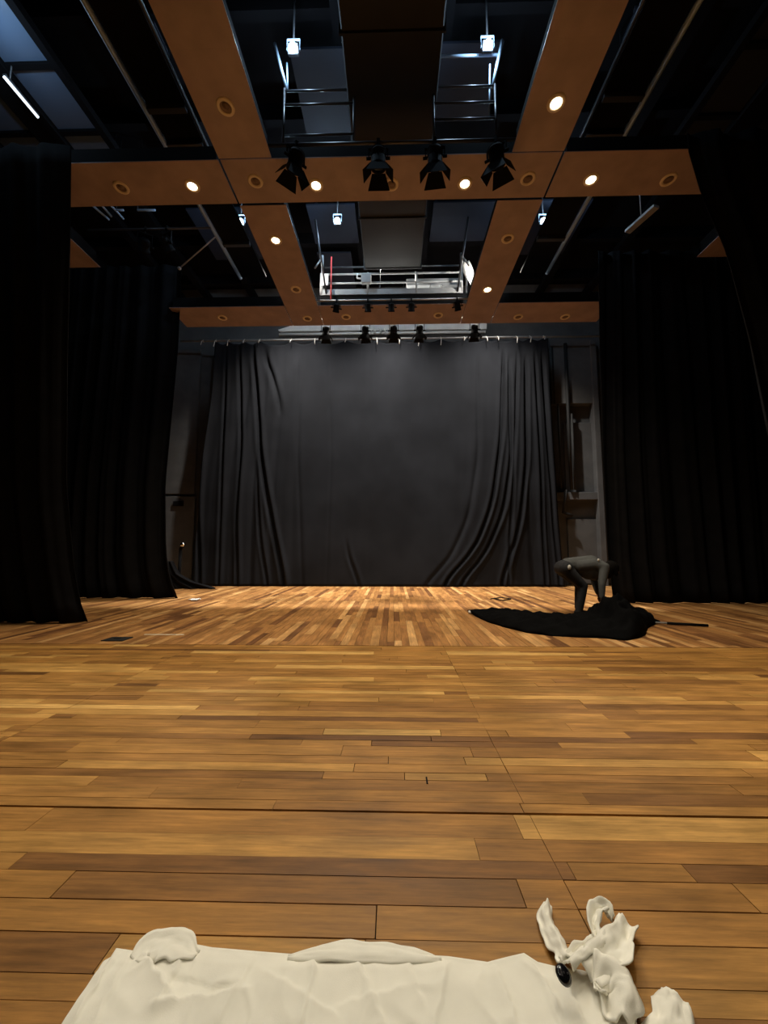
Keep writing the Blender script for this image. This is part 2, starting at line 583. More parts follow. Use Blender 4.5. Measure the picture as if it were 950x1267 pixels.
# ------------------------------------------------------------------ drapes
def drape(name, xl, xr, Y, z0, z1, nf, amp, seed, nx=150, nzv=26, mt='velvet', parent=None, lean=0.0, top=None, flare=0.5, zb=None, yt=None, extra=None):
    rows = []
    for j in range(nzv + 1):
        t = j / nzv
        row = []
        for i in range(nx + 1):
            u = i / nx
            zt = z1 if top is None else top(u)
            zb_ = z0 if zb is None else zb(u)
            z = lerp(zb_, zt, t)
            a, b = xl(z), xr(z)
            uu = u + lean * (1 - t) * math.sin(PI * u)
            x = lerp(a, b, uu)
            s = nf * u + 0.9 * nz(u * nf * 0.33, seed, 0.3 * t) + 0.15 * (1 - t) * nz(u * 5, seed + 3)
            wv = math.sin(2 * PI * s)
            wv = math.copysign(abs(wv) ** 0.75, wv) + 0.35 * math.sin(2 * PI * s * 2.3 + seed)
            am = amp(u) if callable(amp) else amp
            am *= (1 - flare) + flare * (1 - t) ** 0.8 + 0.25 * nz(u * nf * 0.7, seed + 9, t * 1.5)
            x += 0.25 * am * math.cos(2 * PI * s)
            yy_ = Y if yt is None else lerp(Y, yt, t)
            if extra:
                am *= 0.25
            row.append(Vector((x, yy_ + am * wv + (extra(x, z) if extra else 0.0), z)))
        rows.append(row)
    c = Vector(((xl(z0) + xr(z0)) / 2, Y, z0))
    o = MB().grid(rows).build(name, mt, parent, origin=None if parent else c)
    s_ = o.modifiers.new('thickness', 'SOLIDIFY'); s_.thickness = 0.008; s_.offset = 0
    return o


def edge(pix, Y, yt=None, zt=7.8):
    tab = []
    for x_, y_ in pix:
        p = onY(x_, y_, Y)
        if yt is not None:
            for _ in range(12):
                p = onY(x_, y_, lerp(Y, yt, p.z / zt))
        tab.append((p.z, p.x))
    tab.sort()
    return lambda z: interp(tab, z)


# left front leg drape
o = drape('stage_drape', lambda z: -9.4, edge([(86, 180), (84, 300), (80, 450), (79, 600), (88, 700), (96, 745), (106, 772)], 6.5, 5.62), 6.5, 0.012, CH + 6.55, 8, 0.07, 1.0, yt=5.62)
tag(o, 'black drape hanging nearest on the left, hem curling out on the floor', 'drape', 'black leg drapes')
# left rear leg drape
o = drape('stage_drape', lambda z: -9.4, edge([(226, 325), (222, 430), (207, 600), (208, 680), (213, 715), (223, 741)], 9.7), 9.7, 0.012, CH + 7.6, 8, 0.08, 2.0)
tag(o, 'black drape on the left, beside the grey back wall strip', 'drape', 'black leg drapes')
# small drape behind it, with its hem on the floor
o = drape('stage_drape', edge([(200, 690), (202, 730)], 11.8), edge([(212, 690), (222, 710), (240, 720), (266, 727)], 11.8), 11.8, 0.012, 0.85, 3, 0.04, 3.0, nx=60)
tag(o, 'low black drape end trailing on the floor at the left rear', 'drape', 'black leg drapes')
# right drape
o = drape('stage_drape', edge([(739, 320), (740, 400), (743, 560), (750, 690), (757, 745)], 9.1), lambda z: 9.4, 9.1, 0.012, CH + 7.3, 9, 0.09, 4.0)
tag(o, 'wide black drape on the right behind the bending person', 'drape', 'black leg drapes')
# right front drape, pulled aside
ex = edge([(850, 182), (868, 245), (897, 312), (925, 420), (945, 520), (985, 700), (1010, 790)], 6.4, 5.62)
o = drape('stage_drape', ex, lambda z: 9.4, 6.4, 0.012, CH + 6.5, 7, 0.07, 5.0, yt=5.62)
tag(o, 'black drape at the right edge, pulled aside towards the wall', 'drape', 'black leg drapes')

# backdrop
BY = 12.75
zp = onY(480, 419, BY).z
ztop = zp - 0.05
tie_px = [252, 268, 284, 303, 322, 361, 390, 428, 466, 494, 518, 545, 574, 601, 615, 638, 655, 672]
bl = edge([(266, 425), (262, 480), (246, 600), (240, 690), (238, 727)], BY)
br = edge([(678, 425), (682, 520), (688, 620), (694, 690), (698, 727)], BY)
xt0, xt1 = bl(ztop), br(ztop)
tie_u = sorted((onY(p, 419, BY).x - xt0) / (xt1 - xt0) for p in tie_px)


def btop(u):
    prev = 0.0
    for t in [q for q in tie_u if 0 < q < 1] + [1.0]:
        if u <= t:
            k = (u - prev) / max(1e-4, t - prev)
            return ztop - 0.55 * (t - prev) ** 0.55 * math.sin(PI * k) ** 1.0 * 0.9
        prev = t
    return ztop


def bamp(u):
    return interp([(0, 0.10), (0.12, 0.12), (0.22, 0.09), (0.30, 0.022), (0.5, 0.012), (0.66, 0.018), (0.76, 0.05), (0.86, 0.11), (1, 0.13)], u)


FOLDS = []
for pix, wd, dp in (
        ([(296, 430), (298, 560), (292, 640), (294, 722)], 0.055, 0.16),
        ([(313, 433), (318, 490), (322, 560), (335, 640), (352, 722)], 0.07, 0.26),
        ([(325, 433), (332, 452), (340, 475), (346, 500)], 0.09, 0.14),
        ([(263, 440), (252, 512), (244, 625), (246, 722)], 0.06, 0.16),
        ([(279, 440), (274, 600), (270, 722)], 0.05, 0.10),
        ([(318, 600), (322, 668), (331, 722)], 0.05, 0.14),
        ([(428, 680), (437, 704), (446, 724)], 0.06, 0.10),
        ([(372, 440), (368, 560), (374, 722)], 0.07, 0.03),
        ([(406, 440), (410, 560), (404, 722)], 0.06, 0.02),
        ([(623, 445), (620, 540), (609, 623), (587, 680), (545, 724)], 0.06, 0.28),
        ([(629, 456), (632, 567), (623, 634), (598, 690), (565, 724)], 0.06, 0.22),
        ([(651, 450), (651, 567), (643, 650), (620, 724)], 0.06, 0.24),
        ([(640, 445), (634, 595), (629, 724)], 0.05, 0.14),
        ([(662, 445), (668, 567), (671, 650), (676, 724)], 0.05, 0.20),
        ([(671, 445), (679, 567), (685, 650), (693, 724)], 0.05, 0.18),
        ([(590, 450), (592, 560), (580, 640), (552, 700), (520, 724)], 0.09, 0.06)):
    P = sorted((onY(x_, y_, BY).z, onY(x_, y_, BY).x) for x_, y_ in pix)
    FOLDS.append((P, wd * 0.75, dp * 0.6))


def bfold(x, z):
    d_ = 0.10 * nz(x * 0.35, z * 0.25, 4.0) + 0.02 * nz(x * 1.3, z * 0.8, 8.0)
    for P, wd, dp in FOLDS:
        if P[0][0] - 0.4 < z < P[-1][0] + 0.4:
            k_ = (x - (interp(P, z - 0.5) + 2 * interp(P, z - 0.2) + 2 * interp(P, z + 0.2) + interp(P, z + 0.5)) / 6) / wd
            if abs(k_) < 7:
                fade = min(1, (z - P[0][0] + 0.4) / 0.5, (P[-1][0] + 0.4 - z) / 0.8)
                d_ += fade * dp * (math.exp(-k_ * k_) - 0.45 * math.exp(-((k_ - 2.4) / 1.5) ** 2) - 0.25 * math.exp(-((k_ + 2.4) / 1.6) ** 2))
    return d_


back = empty('backdrop', (onY(480, 725, BY).x, BY, 0.0))
tag(back, 'large black backdrop cloth tied to a pipe across the back of the stage', 'backdrop')
o = drape('cloth', bl, br, BY, 0.015, ztop, 15, bamp, 6.0, nx=420, nzv=110, mt='backdrop', parent=None, top=btop, flare=0.35, extra=bfold)
o.parent = back
o.location = o.location - back.location
for p in tie_px:
    c = onY(p, 419, BY)
    ln = random.uniform(0.16, 0.36)
    mb = MB()
    mb.lathe([(0.042, -0.012), (0.046, 0), (0.042, 0.012)], Matrix.Translation((c.x, BY, zp)) @ Matrix.Rotation(PI / 2, 4, 'Y'), 10)
    mb.tube([(c.x, BY - 0.05, zp - 0.01), (c.x + 0.01, BY - 0.14, zp - 0.08), (c.x + random.uniform(-.03, .03), BY - 0.15, zp - ln)], 0.011, 6)
    t = mb.build('tie', 'white_tie', None)
    t.parent = back
    t.location = -Vector(back.location)
pa, pb = onY(224, 413, BY), onY(741, 408, BY)
o = MB().cyl((pa.x, BY, zp), (pb.x, BY, zp), 0.032, seg=12).build('curtain_pipe', 'steel', origin=(0, BY, zp))
tag(o, 'long steel pipe carrying the backdrop ties', 'pipe')

# ------------------------------------------------------------------ things on the back wall
WY = YB


def wp(px, py, d=0.0):
    return onY(px, py, WY - d)


def wallbox(px0, py0, px1, py1, depth, back_=0.0):
    a, b = wp(px0, py0, depth), wp(px1, py1, depth)
    return MB().box((a.x, WY - depth, a.z), (b.x, WY - back_, b.z), bevel=0.01)


r = empty('wall_panelling', wp(714, 700)); r.location.y = WY; r.location.z = 0
tag(r, 'dark grey wall panels with ledges right of the backdrop', 'wall panel')


def under(root, ob):
    ob.parent = root
    ob.location = ob.location - root.location
    return ob


under(r, wallbox(680, 420, 737, 499, 0.28).build('panel', 'wall_black'))
under(r, wallbox(697, 523, 737, 609, 0.10).build('panel', 'wall_black'))
under(r, wallbox(702, 642, 742, 722, 0.10).build('panel', 'wall_black'))
under(r, wallbox(686, 609, 743, 618, 0.30).build('ledge', 'wall_black'))
under(r, wallbox(737, 420, 746, 727, 0.34).build('pilaster', 'wall_black'))
under(r, wallbox(680, 500, 690, 727, 0.16).build('pilaster', 'wall_black'))
for (xa, ya, xb, yb, rr, lab) in ((699, 425, 699, 606, 0.055, 'thickest dark conduit running down the wall panels right of the backdrop'), (707, 512, 707, 606, 0.035, 'short dark conduit in front of the middle wall panel'), (690, 500, 690, 604, 0.03, 'thin dark conduit beside the middle wall panel, next to the backdrop'), (683, 430, 683, 500, 0.03, 'thin dark conduit on the upper wall panel, next to the backdrop')):
    a, b = wp(xa, ya, 0.36), wp(xb, yb, 0.36)
    o = MB().cyl((a.x, WY - 0.36, a.z), (a.x, WY - 0.36, b.z), rr, seg=10).build('wall_pipe', 'duct', origin=(a.x, WY - 0.36, b.z))
    tag(o, lab, 'pipe', 'conduits on the rear wall')
a = wp(700, 606, 0.36); b = wp(697, 634, 0.36); c = wp(708, 638, 0.36)
o = MB().tube([a, b, c], 0.045).sphere(b, 0.05).build('pipe_bend', 'duct', origin=c)
tag(o, 'bent dark pipe end below the wall ledge', 'pipe')

r = empty('wall_panelling', wp(225, 700)); r.location.y = WY; r.location.z = 0
tag(r, 'tall dark grey wall panel left of the backdrop', 'wall panel')
under(r, wallbox(196, 432, 240, 611, 0.14).build('panel', 'wall_black'))
under(r, wallbox(196, 614, 236, 728, 0.14).build('panel', 'wall_black'))
under(r, wallbox(214, 620, 226, 626, 0.20, 0.14).build('vent', 'black_paint'))
k = empty('valve_post', onZ(221, 727, 0))
tag(k, 'chrome knob on a black post by the left rear wall', 'valve')
kz = onY(227, 674, k.location.y).z
kx = onY(227, 674, k.location.y).x - k.location.x
MB().cyl((0, 0, 0), (0, 0, 0.03), 0.13, 0.12).cyl((0, 0, 0.03), (0, 0, kz - 0.12), 0.045).cyl((0, 0, kz - 0.14), (kx, -0.02, kz), 0.05, 0.05).build('post', 'black_paint', k)
MB().sphere((kx, -0.05, kz + 0.01), 0.085).build('knob', 'chrome', k)


# ------------------------------------------------------------------ stage lanterns
def lantern(p, label, tilt, pan, s=1.0, doors=True, group='black lanterns with barn doors', drop=0.46, lit=None, gel=None):
    """Hangs from its clamp at p; lens points down, tipped by tilt about X then turned by pan."""
    root = empty('stage_lantern', p, pan)
    tag(root, label, 'stage light', group)
    MB().box((-0.03 * s, 0.03, -0.05), (0.03 * s, 0.04, 0.045)).box((-0.03 * s, -0.04, 0.03), (0.03 * s, 0.04, 0.045)).box((-0.03 * s, -0.04, -0.05), (0.03 * s, -0.03, 0.03)).box((-0.03 * s, -0.04, -0.06), (0.03 * s, 0.04, -0.05)).cyl((0, 0, -0.06), (0, 0, -0.12 * s - 0.01), 0.014).build('clamp', 'lantern', root)
    T = Matrix.Translation((0, 0, -drop * s)) @ Matrix.Rotation(tilt, 4, 'X')
    w_ = 0.165 * s
    ym = MB()
    ym.box((-w_ - 0.01, -0.02 * s, -0.14 * s), (w_ + 0.01, 0.02 * s, -0.12 * s))
    for sx in (-1, 1):
        ym.box((sx * w_ - 0.008, -0.02 * s, -drop * s), (sx * w_ + 0.008, 0.02 * s, -0.125 * s))
        ym.cyl((sx * (w_ - 0.03), 0, -drop * s), (sx * (w_ + 0.04), 0, -drop * s), 0.025 * s)
    ym.build('yoke', 'lantern', root)
    MB().lathe([(0.0005, 0.17 * s), (0.08 * s, 0.168 * s), (0.115 * s, 0.13 * s), (0.125 * s, 0.08 * s), (0.125 * s, -0.10 * s),
                (0.14 * s, -0.11 * s), (0.14 * s, -0.16 * s), (0.115 * s, -0.162 * s), (0.112 * s, -0.12 * s)], T, 20).build('lamp_body', 'lantern', root)
    fm = MB()
    for i in range(4):
        z = (0.02 + i * 0.035) * s
        fm.lathe([(0.126 * s, z), (0.136 * s, z + 0.006 * s), (0.126 * s, z + 0.014 * s)], T, 18)
    fm.build('cooling_fins', 'lantern', root)
    MB().lathe([(0.0005, -0.138 * s), (0.07 * s, -0.13 * s), (0.112 * s, -0.12 * s)], T, 20).build('lens', 'flood_lit' if lit else 'lens', root)
    if doors:
        for i, (wb, wt, ln, fl) in enumerate(((0.12, 0.20, 0.24, 0.55), (0.12, 0.15, 0.20, 0.75), (0.12, 0.20, 0.24, 0.5), (0.12, 0.15, 0.20, 0.7))):
            R = T @ Matrix.Rotation(i * PI / 2, 4, 'Z') @ Matrix.Translation((0, 0.128 * s, -0.155 * s)) @ Matrix.Rotation(fl, 4, 'X')
            dm = MB()
            pts = [(-wb * s, 0), (wb * s, 0), (wt * s, -ln * s), (-wt * s, -ln * s)]
            fr_ = [dm.bm.verts.new(R @ Vector((x_, 0, z_))) for x_, z_ in pts]
            bk_ = [dm.bm.verts.new(R @ Vector((x_, 0.006, z_))) for x_, z_ in pts]
            dm.bm.faces.new(fr_); dm.bm.faces.new(bk_[::-1])
            for q in range(4):
                dm.bm.faces.new((fr_[q], bk_[q], bk_[(q + 1) % 4], fr_[(q + 1) % 4]))
            dm.build('barn_door', 'lantern', root)
    if lit:
        d = T.to_3x3() @ Vector((0, 0, -1))
        lp = T @ Vector((0, 0, -0.17 * s))
        lo = lamp('lantern_lamp', 'SPOT', lp, lit[0], lit[1], root, spot_size=math.radians(lit[2]), spot_blend=0.85, shadow_soft_size=0.1)
        lo.rotation_euler = d.to_track_quat('-Z', 'Y').to_euler()
    return root


# front lighting bar along the cross beam
FBY = CB0 - 0.12
fb = MB().cyl((LX1 - 0.09, FBY, ZB + 0.10), (RX0 + 0.09, FBY, ZB + 0.10), 0.026, seg=12).build('lighting_bar', 'dark_steel', origin=(0, FBY, ZB + 0.1))
tag(fb, 'black lighting bar along the front edge of the middle cross beam', 'lighting bar')
for px, pan, tl, lab in ((366, 0.75, 0.30, 'black lantern with barn doors, leftmost of the four under the cross beam'),
                         (468, 0.0, 0.15, 'black lantern with barn doors half closed, second from left under the cross beam'),
                         (538, -0.1, 0.28, 'black lantern with barn doors spread widest, third from left under the cross beam'),
                         (614, -0.6, 0.22, 'black lantern with barn doors, rightmost of the four under the cross beam')):
    q = onY(px, 185, FBY)
    lantern((q.x, FBY, ZB + 0.10), lab, tl, pan, 0.9, drop=0.30)

# rear bar under the rear beam: barn door lanterns in front of the pale raceway
RBY = RB1 + 0.25
rz = CH + 6.62
o = MB().cyl((onY(345, 400, RBY).x, RBY, rz), (onY(612, 400, RBY).x, RBY, rz), 0.026).build('lighting_bar', 'dark_steel', origin=(0, RBY, rz))
tag(o, 'lighting bar behind the rear cross beam', 'lighting bar')
for px in (350, 470, 606):
    hx = onY(px, 400, RBY).x
    h_ = MB().cyl((hx, RBY, rz), (hx, RBY, ZC), 0.014, seg=6).build('hanger', 'dark_steel')
    h_.parent = o
    h_.location = -Vector(o.location)
for px, lab, pan in ((403, 'black lantern above the backdrop, leftmost of the five', 0.1), (452, 'black lantern above the backdrop, second of the five', 0.0),
                     (487, 'black lantern above the backdrop, third of the five, at the middle', 0.0), (519, 'black lantern above the backdrop, fourth of the five', 0.05),
                     (587, 'black lantern above the backdrop, rightmost of the five', -0.1)):
    q = onY(px, 405, RBY)
    lantern((q.x, RBY, rz), lab, 0.2, pan, 0.78, group='lanterns hung behind the rear beam')

# small cans clamped under the gallery edge
SCY = RB0 - 0.10
o = MB().cyl((LX1 - 0.09, SCY, ZB + 0.07), (RX0 + 0.09, SCY, ZB + 0.07), 0.022).build('lighting_bar', 'steel', origin=(0, SCY, ZB + 0.07))
tag(o, 'thin steel bar along the front edge of the gallery', 'lighting bar')
for px, lab in ((416, 'small dark spotlight under the gallery edge, leftmost'), (455, 'small dark spotlight under the gallery edge, below the grey junction box'),
                (484, 'small dark spotlight under the gallery edge, facing the camera'), (509, 'small dark spotlight under the gallery edge, right of the middle'),
                (566, 'small dark spotlight under the gallery edge, rightmost')):
    q = onY(px, 378, SCY)
    lantern((q.x, SCY, ZB + 0.07), lab, 0.62, {416: 0.35, 566: -0.35}.get(px, 0.0), 0.62, doors=False, group='small spotlights under the gallery', drop=0.34)

# pale raceway above the backdrop
RY = 13.05
r = empty('cable_raceway', onY(475, 410, RY))
tag(r, 'long pale grey cable raceway above the backdrop', 'raceway')


def rq(px, py, y=RY):
    return onY(px, py, y)


def slab(pix, y0, y1):
    mb = MB()
    A = [mb.bm.verts.new(Vector((rq(x_, y_).x, y0, rq(x_, y_).z))) for x_, y_ in pix]
    B = [mb.bm.verts.new(Vector((v.co.x, y1, v.co.z))) for v in A]
    mb.bm.faces.new(A); mb.bm.faces.new(B[::-1])
    for i in range(len(A)):
        j = (i + 1) % len(A)
        mb.bm.faces.new((A[i], B[i], B[j], A[j]))
    return mb


under(r, slab([(344, 408), (372, 399), (602, 399), (602, 407), (346, 410)], RY, RY + 0.1).build('panel', 'board'))
under(r, MB().cyl((rq(346, 414).x, RY - 0.06, rq(346, 415).z), (rq(600, 414).x, RY - 0.06, rq(346, 415).z), 0.045).build('tube', 'board'))
for px in (360, 440, 500, 580):
    under(r, MB().cyl((rq(px, 405).x, RY + 0.05, rq(px, 401).z), (rq(px, 405).x, RY + 0.05, ZC), 0.015, seg=6).build('hanger', 'dark_steel'))
cm = MB()
for i, px in enumerate((463, 470, 475, 480)):
    q = rq(px, 413)
    cm.tube([(q.x, RY - 0.13, q.z + 0.12), (q.x + 0.04, RY - 0.14, q.z - 0.02), (q.x - 0.07, RY - 0.13, q.z - 0.09)], 0.022, 6)
under(r, cm.build('cable_bundle', 'white'))

# ------------------------------------------------------------------ gallery over the rear beam
g = empty('gallery_catwalk', (0, (RB0 + RB1) / 2, ZB + 0.33))
tag(g, 'grey steel gallery with railings above the rear beam', 'catwalk')
gx0, gx1 = LX1 + 0.08, RX0 - 0.08
GY0, GY1 = RB0 + 0.05, RB1 - 0.02
zt = onY(480, 338.5, GY0).z


def gb(name, mt, mb):
    return under(g, mb.build(name, mt))


gb('deck', 'grey_paint', MB().box((gx0, GY0, ZB + 0.33), (gx1, GY1, ZB + 0.37)))
gb('toe_board', 'grey_paint', MB().box((gx0, GY0 - 0.02, ZB + 0.32), (gx1, GY0, ZB + 0.47)))
gb('toe_board', 'grey_paint', MB().box((gx0, GY1 - 0.02, ZB + 0.32), (gx1, GY1, ZB + 0.42)))
for z_, y_ in ((zt, GY0), (lerp(ZB + 0.4, zt, 0.5), GY0), (zt, GY1 - 0.01), (lerp(ZB + 0.4, zt, 0.5), GY1 - 0.01)):
    gb('rail', 'steel', MB().cyl((gx0, y_, z_), (gx1, y_, z_), 0.024))
for px in (397, 455, 515, 577):
    xq = onY(px, 350, GY0).x
    for y_ in (GY0, GY1 - 0.01):
        gb('post', 'steel', MB().cyl((xq, y_, ZB + 0.33), (xq, y_, zt + 0.03), 0.026))
for sx, xx in ((-1, gx0 + 0.02), (1, gx1 - 0.02)):
    gb('brace', 'steel', MB().cyl((xx, GY0, ZB + 0.35), (xx, GY0 + 0.02, zt + 0.55), 0.03))
    gb('brace', 'dark_steel', MB().cyl((xx - sx * 0.12, GY0, ZB + 0.35), (xx + sx * 0.02, GY0 - 0.9, zt + 0.75), 0.025))
    gb('brace', 'steel', MB().cyl((xx, GY0 - 0.9, ZB + 0.4), (xx, GY0, zt + 0.5), 0.02))
# upper pipe behind
uy = GY0 + 0.45
q0, q1 = onY(412, 331, uy), onY(572, 330, uy)
o = MB().cyl((gx0, uy, q0.z), (gx1, uy, q0.z), 0.022).build('lighting_bar', 'dark_steel', origin=(0, uy, q0.z))
tag(o, 'thin dark pipe just above the gallery top rail', 'lighting bar')
# long fluorescent-type trough on the gallery, right half
ty = GY0 + 0.3
a, b = onY(503, 345, ty), onY(572, 352, ty)
t = empty('cable_tray', (a.x, ty, b.z)); tag(t, 'grey cable tray with looped cables behind the gallery railing', 'cable tray')
under(t, MB().box((a.x, ty, a.z), (b.x, ty + 0.12, b.z)).build('tray', 'grey_paint'))
for px in (532, 546):
    q = onY(px, 352, ty - 0.02)
    pts = [(q.x + 0.14 * math.cos(th) - 0.14, ty - 0.02, q.z - 0.02 + 0.36 * math.sin(th)) for th in [i * -PI / 2 / 6 for i in range(7)]]
    under(t, MB().tube(pts, 0.02, 6).build('cable', 'white'))
# junction box, red tube, white notices, hanging cloth
q = onY(453, 346, GY0 - 0.05)
o = MB().box((q.x - 0.13, GY0 - 0.13, q.z - 0.13), (q.x + 0.13, GY0 - 0.026, q.z + 0.13), bevel=0.012)
bx_ = empty('junction_box', (q.x, GY0 - 0.03, q.z)); tag(bx_, 'grey junction box fixed to the gallery railing', 'junction box')
under(bx_, o.build('case', 'grey_paint'))
under(bx_, MB().tube([(q.x - 0.12, GY0 - 0.09, q.z), (q.x - 0.24, GY0 - 0.09, q.z + 0.02), (q.x - 0.22, GY0 - 0.09, q.z + 0.14)], 0.02, 6).build('conduit', 'white'))
a, b = onY(410, 318, GY0 - 0.06), onY(410, 372, GY0 - 0.06)
o = MB().cyl((a.x, GY0 - 0.06, b.z), (a.x, GY0 - 0.06, a.z), 0.02).build('red_tube', 'red', origin=(a.x, GY0 - 0.06, b.z))
tag(o, 'thin red upright tube at the left of the gallery', 'tube')
for (pa_, pb_, lab) in (((397, 339), (406, 353), 'white notice sheet on the left of the gallery railing'),):
    a, b = onY(*pa_, GY0 - 0.07), onY(*pb_, GY0 - 0.07)
    o = MB().box((a.x, GY0 - 0.075, b.z), (b.x, GY0 - 0.065, a.z)).build('notice_sheet', 'white', origin=(a.x, GY0 - 0.07, b.z))
    tag(o, lab, 'notice')
rows = []
for j in range(13):
    t_ = j / 12
    py_ = lerp(323, 362, t_)
    xc = lerp(576, 586, t_)
    row = []
    for i in range(7):
        q = onY(xc + (i - 3) * (1.3 + 0.7 * math.sin(t_ * 5)), py_, GY0 - 0.12)
        row.append(Vector((q.x, GY0 - 0.12 + 0.035 * math.sin(i * 1.7 + t_ * 6), q.z)))
    rows.append(row)
o = MB().grid(rows).build('hanging_cloth', 'white', origin=rows[-1][3])
o.modifiers.new('thickness', 'SOLIDIFY').thickness = 0.01
tag(o, 'white cloth bundled on the right end of the gallery railing', 'cloth')

# ------------------------------------------------------------------ grid level above the beams
HG = CH + 7.6


def rails_on_cross():
    """Railing above the middle cross beam, seen through the front bay."""
    c = empty('gallery_catwalk', (0, (CB0 + CB1) / 2, ZB + 0.33))
    tag(c, 'dark catwalk with thin railings above the middle cross beam', 'catwalk')
    y_ = CB0 + 0.1
    x0_, x1_ = LX1 + 0.1, RX0 - 0.1
    under(c, MB().box((x0_, CB0 + 0.08, ZB + 0.33), (x1_, CB1 - 0.05, ZB + 0.37)).build('deck', 'black_paint'))
    for (pxa, pxb, pys) in ((352, 438, (113, 130, 168)), (536, 612, (108, 128, 148))):
        for py_ in pys:
            a_, b_ = onY(pxa, py_, y_), onY(pxb, py_, y_)
            under(c, MB().cyl((a_.x, y_, a_.z), (b_.x, y_, a_.z), 0.018).build('rail', 'dark_steel'))
        for px_ in (pxa, pxb):
            a_ = onY(px_, pys[0], y_)
            under(c, MB().cyl((a_.x, y_, ZB + 0.35), (a_.x, y_, a_.z + 0.05), 0.02).build('post', 'dark_steel'))
    return c


rails_on_cross()

for sx, lab in ((-1, 'left'), (1, 'right')):
    c = empty('side_catwalk', (sx * 3.9, 6.5, HG))
    tag(c, 'dark side catwalk with a pale edge tube running upstage, ' + lab + ' bay', 'catwalk', 'side catwalks above the beams')
    xa, xb = sx * 3.55, sx * 4.22
    under(c, MB().box((xa, 2.2, HG), (xb, 10.2, HG + 0.05)).build('deck', 'black_paint'))
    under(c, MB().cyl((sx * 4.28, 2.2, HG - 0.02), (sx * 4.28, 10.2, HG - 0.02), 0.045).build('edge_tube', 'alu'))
    under(c, MB().cyl((sx * 3.5, 2.2, HG - 0.01), (sx * 3.5, 7.6, HG - 0.01), 0.03).build('edge_tube', 'dark_steel'))
    for yy in (3.4, 5.9, 6.5, 8.9):
        under(c, MB().box((xa, yy, HG - 0.09), (xb, yy + 0.09, HG)).build('cross_member', 'dark_steel'))
        under(c, MB().cyl((sx * 4.28, yy, HG), (sx * 4.28, yy, ZC), 0.02).build('hanger', 'dark_steel'))

# central duct along the stage
d = empty('air_duct', (0, 6, HG - 0.1)); tag(d, 'wide black air duct running upstage through the middle of the grid', 'duct')
dx0, dx1 = onZ(445, 272, HG - 0.1).x, onZ(526, 272, HG - 0.1).x
yy = -3.0
while yy < 9.6:
    under(d, MB().box((dx0, yy, HG - 0.1), (dx1, min(yy + 1.58, 10.25), HG + 0.75), bevel=0.02).build('duct_section', 'duct'))
    under(d, MB().box((dx0 - 0.03, yy + 1.575, HG - 0.13), (dx1 + 0.03, yy + 1.605, HG + 0.78)).build('flange', 'duct'))
    yy += 1.6
# lit uprights and ladder bars in the front bay
for pts, lab in (([(340, 54), (355, 112)], 'pale upright bar beside the work light, left of the front bay'),
                 ([(355, 78), (356, 112)], 'short pale bar beside the left front work light'),
                 ([(621, 50), (609, 108)], 'pale upright bar beside the work light, right of the front bay'),
                 ([(606, 80), (605, 145)], 'thin pale bar below the right front work light')):
    a = onY(*pts[0], CB0 + 0.12); b = onY(*pts[1], CB0 + 0.12)
    o = MB().box((min(a.x, b.x) - 0, 0, 0), (min(a.x, b.x) + 0.05, 0.03, 0.01)) if False else MB().cyl(b, a, 0.026 if abs(pts[0][0] - pts[1][0]) > 5 else 0.014, seg=8)
    o = o.build('hanger_bar', 'alu', origin=b)
    tag(o, lab, 'bar')
a, b = onY(541, 70, CB0 + 0.12), onY(618, 68, CB0 + 0.12)
o = MB().cyl(a, b, 0.022).build('hanger_bar', 'alu', origin=a); tag(o, 'pale horizontal bar near the right front work light', 'bar')
# diagonal tie rod in the left rear bay
a, b = onZ(222, 332, HG - 0.4), Vector((-4.28, onZ(262, 291, HG).y, HG - 0.02))
o = MB().cyl(a, b, 0.016, seg=8).sphere(a, 0.045).build('tie_rod', 'steel', origin=a); tag(o, 'thin diagonal rod with a knob at its lower end, left rear bay', 'rod')
# lit edges of lighting gear modelled as pale bars, left end of cross beam
rk = empty('bar_rack', onZ(145, 262, HG + 0.2))
tag(rk, 'rack of pale thin bars behind the left end of the cross beam', 'rack')
for i, (xa, ya, xb, yb) in enumerate(((114, 254, 135, 272), (124, 252, 138, 268), (137, 254, 153, 271), (144, 260, 153, 260), (170, 260, 192, 260))):
    a, b = onZ(xa, ya, HG + 0.2), onZ(xb, yb, HG + 0.2)
    under(rk, MB().cyl(a, b, 0.022, seg=8).build('bar', 'alu'))
    under(rk, MB().cyl(a, (a.x, a.y, ZC), 0.012, seg=6).build('hanger', 'dark_steel'))
a, b = onZ(812, 255, HG + 0.1), onZ(776, 287, HG + 0.1)
o = MB().box((-0.5, -0.08, -0.03), (0.5, 0.08, 0.03))
bmesh.ops.transform(o.bm, matrix=Matrix.Translation((a + b) / 2) @ (b - a).to_track_quat('X', 'Z').to_matrix().to_4x4() @ Matrix.Diagonal(((b - a).length, 1, 1, 1)), verts=o.bm.verts)
o.cyl((a + b) / 2, ((a + b) / 2).to_2d().to_3d() + Vector((0, 0, ZC)), 0.012)
o = o.build('hanger_bar', 'grey_paint', origin=(a + b) / 2); tag(o, 'broad grey bar in the right rear bay', 'bar')
# two lanterns seen in the left rear bay, on their bar
q0 = onZ(150, 284, HG - 0.1)
lb = MB().cyl((q0.x - 0.8, q0.y, q0.z), (-4.28, q0.y, q0.z), 0.025)
o = lb.build('lighting_bar', 'dark_steel', origin=q0)
tag(o, 'dark lighting bar across the left rear bay', 'lighting bar')
for px, lab, pan in ((180, 'dark lantern in the left rear bay, its rim catching light', 0.6), (207, 'dark lantern in the left rear bay, nearer the wooden beam', -0.4)):
    q = onY(px, 284, q0.y)
    lantern((q.x, q0.y, q0.z), lab, 0.9, pan, 0.9, doors=False, group='lanterns in the left rear bay')


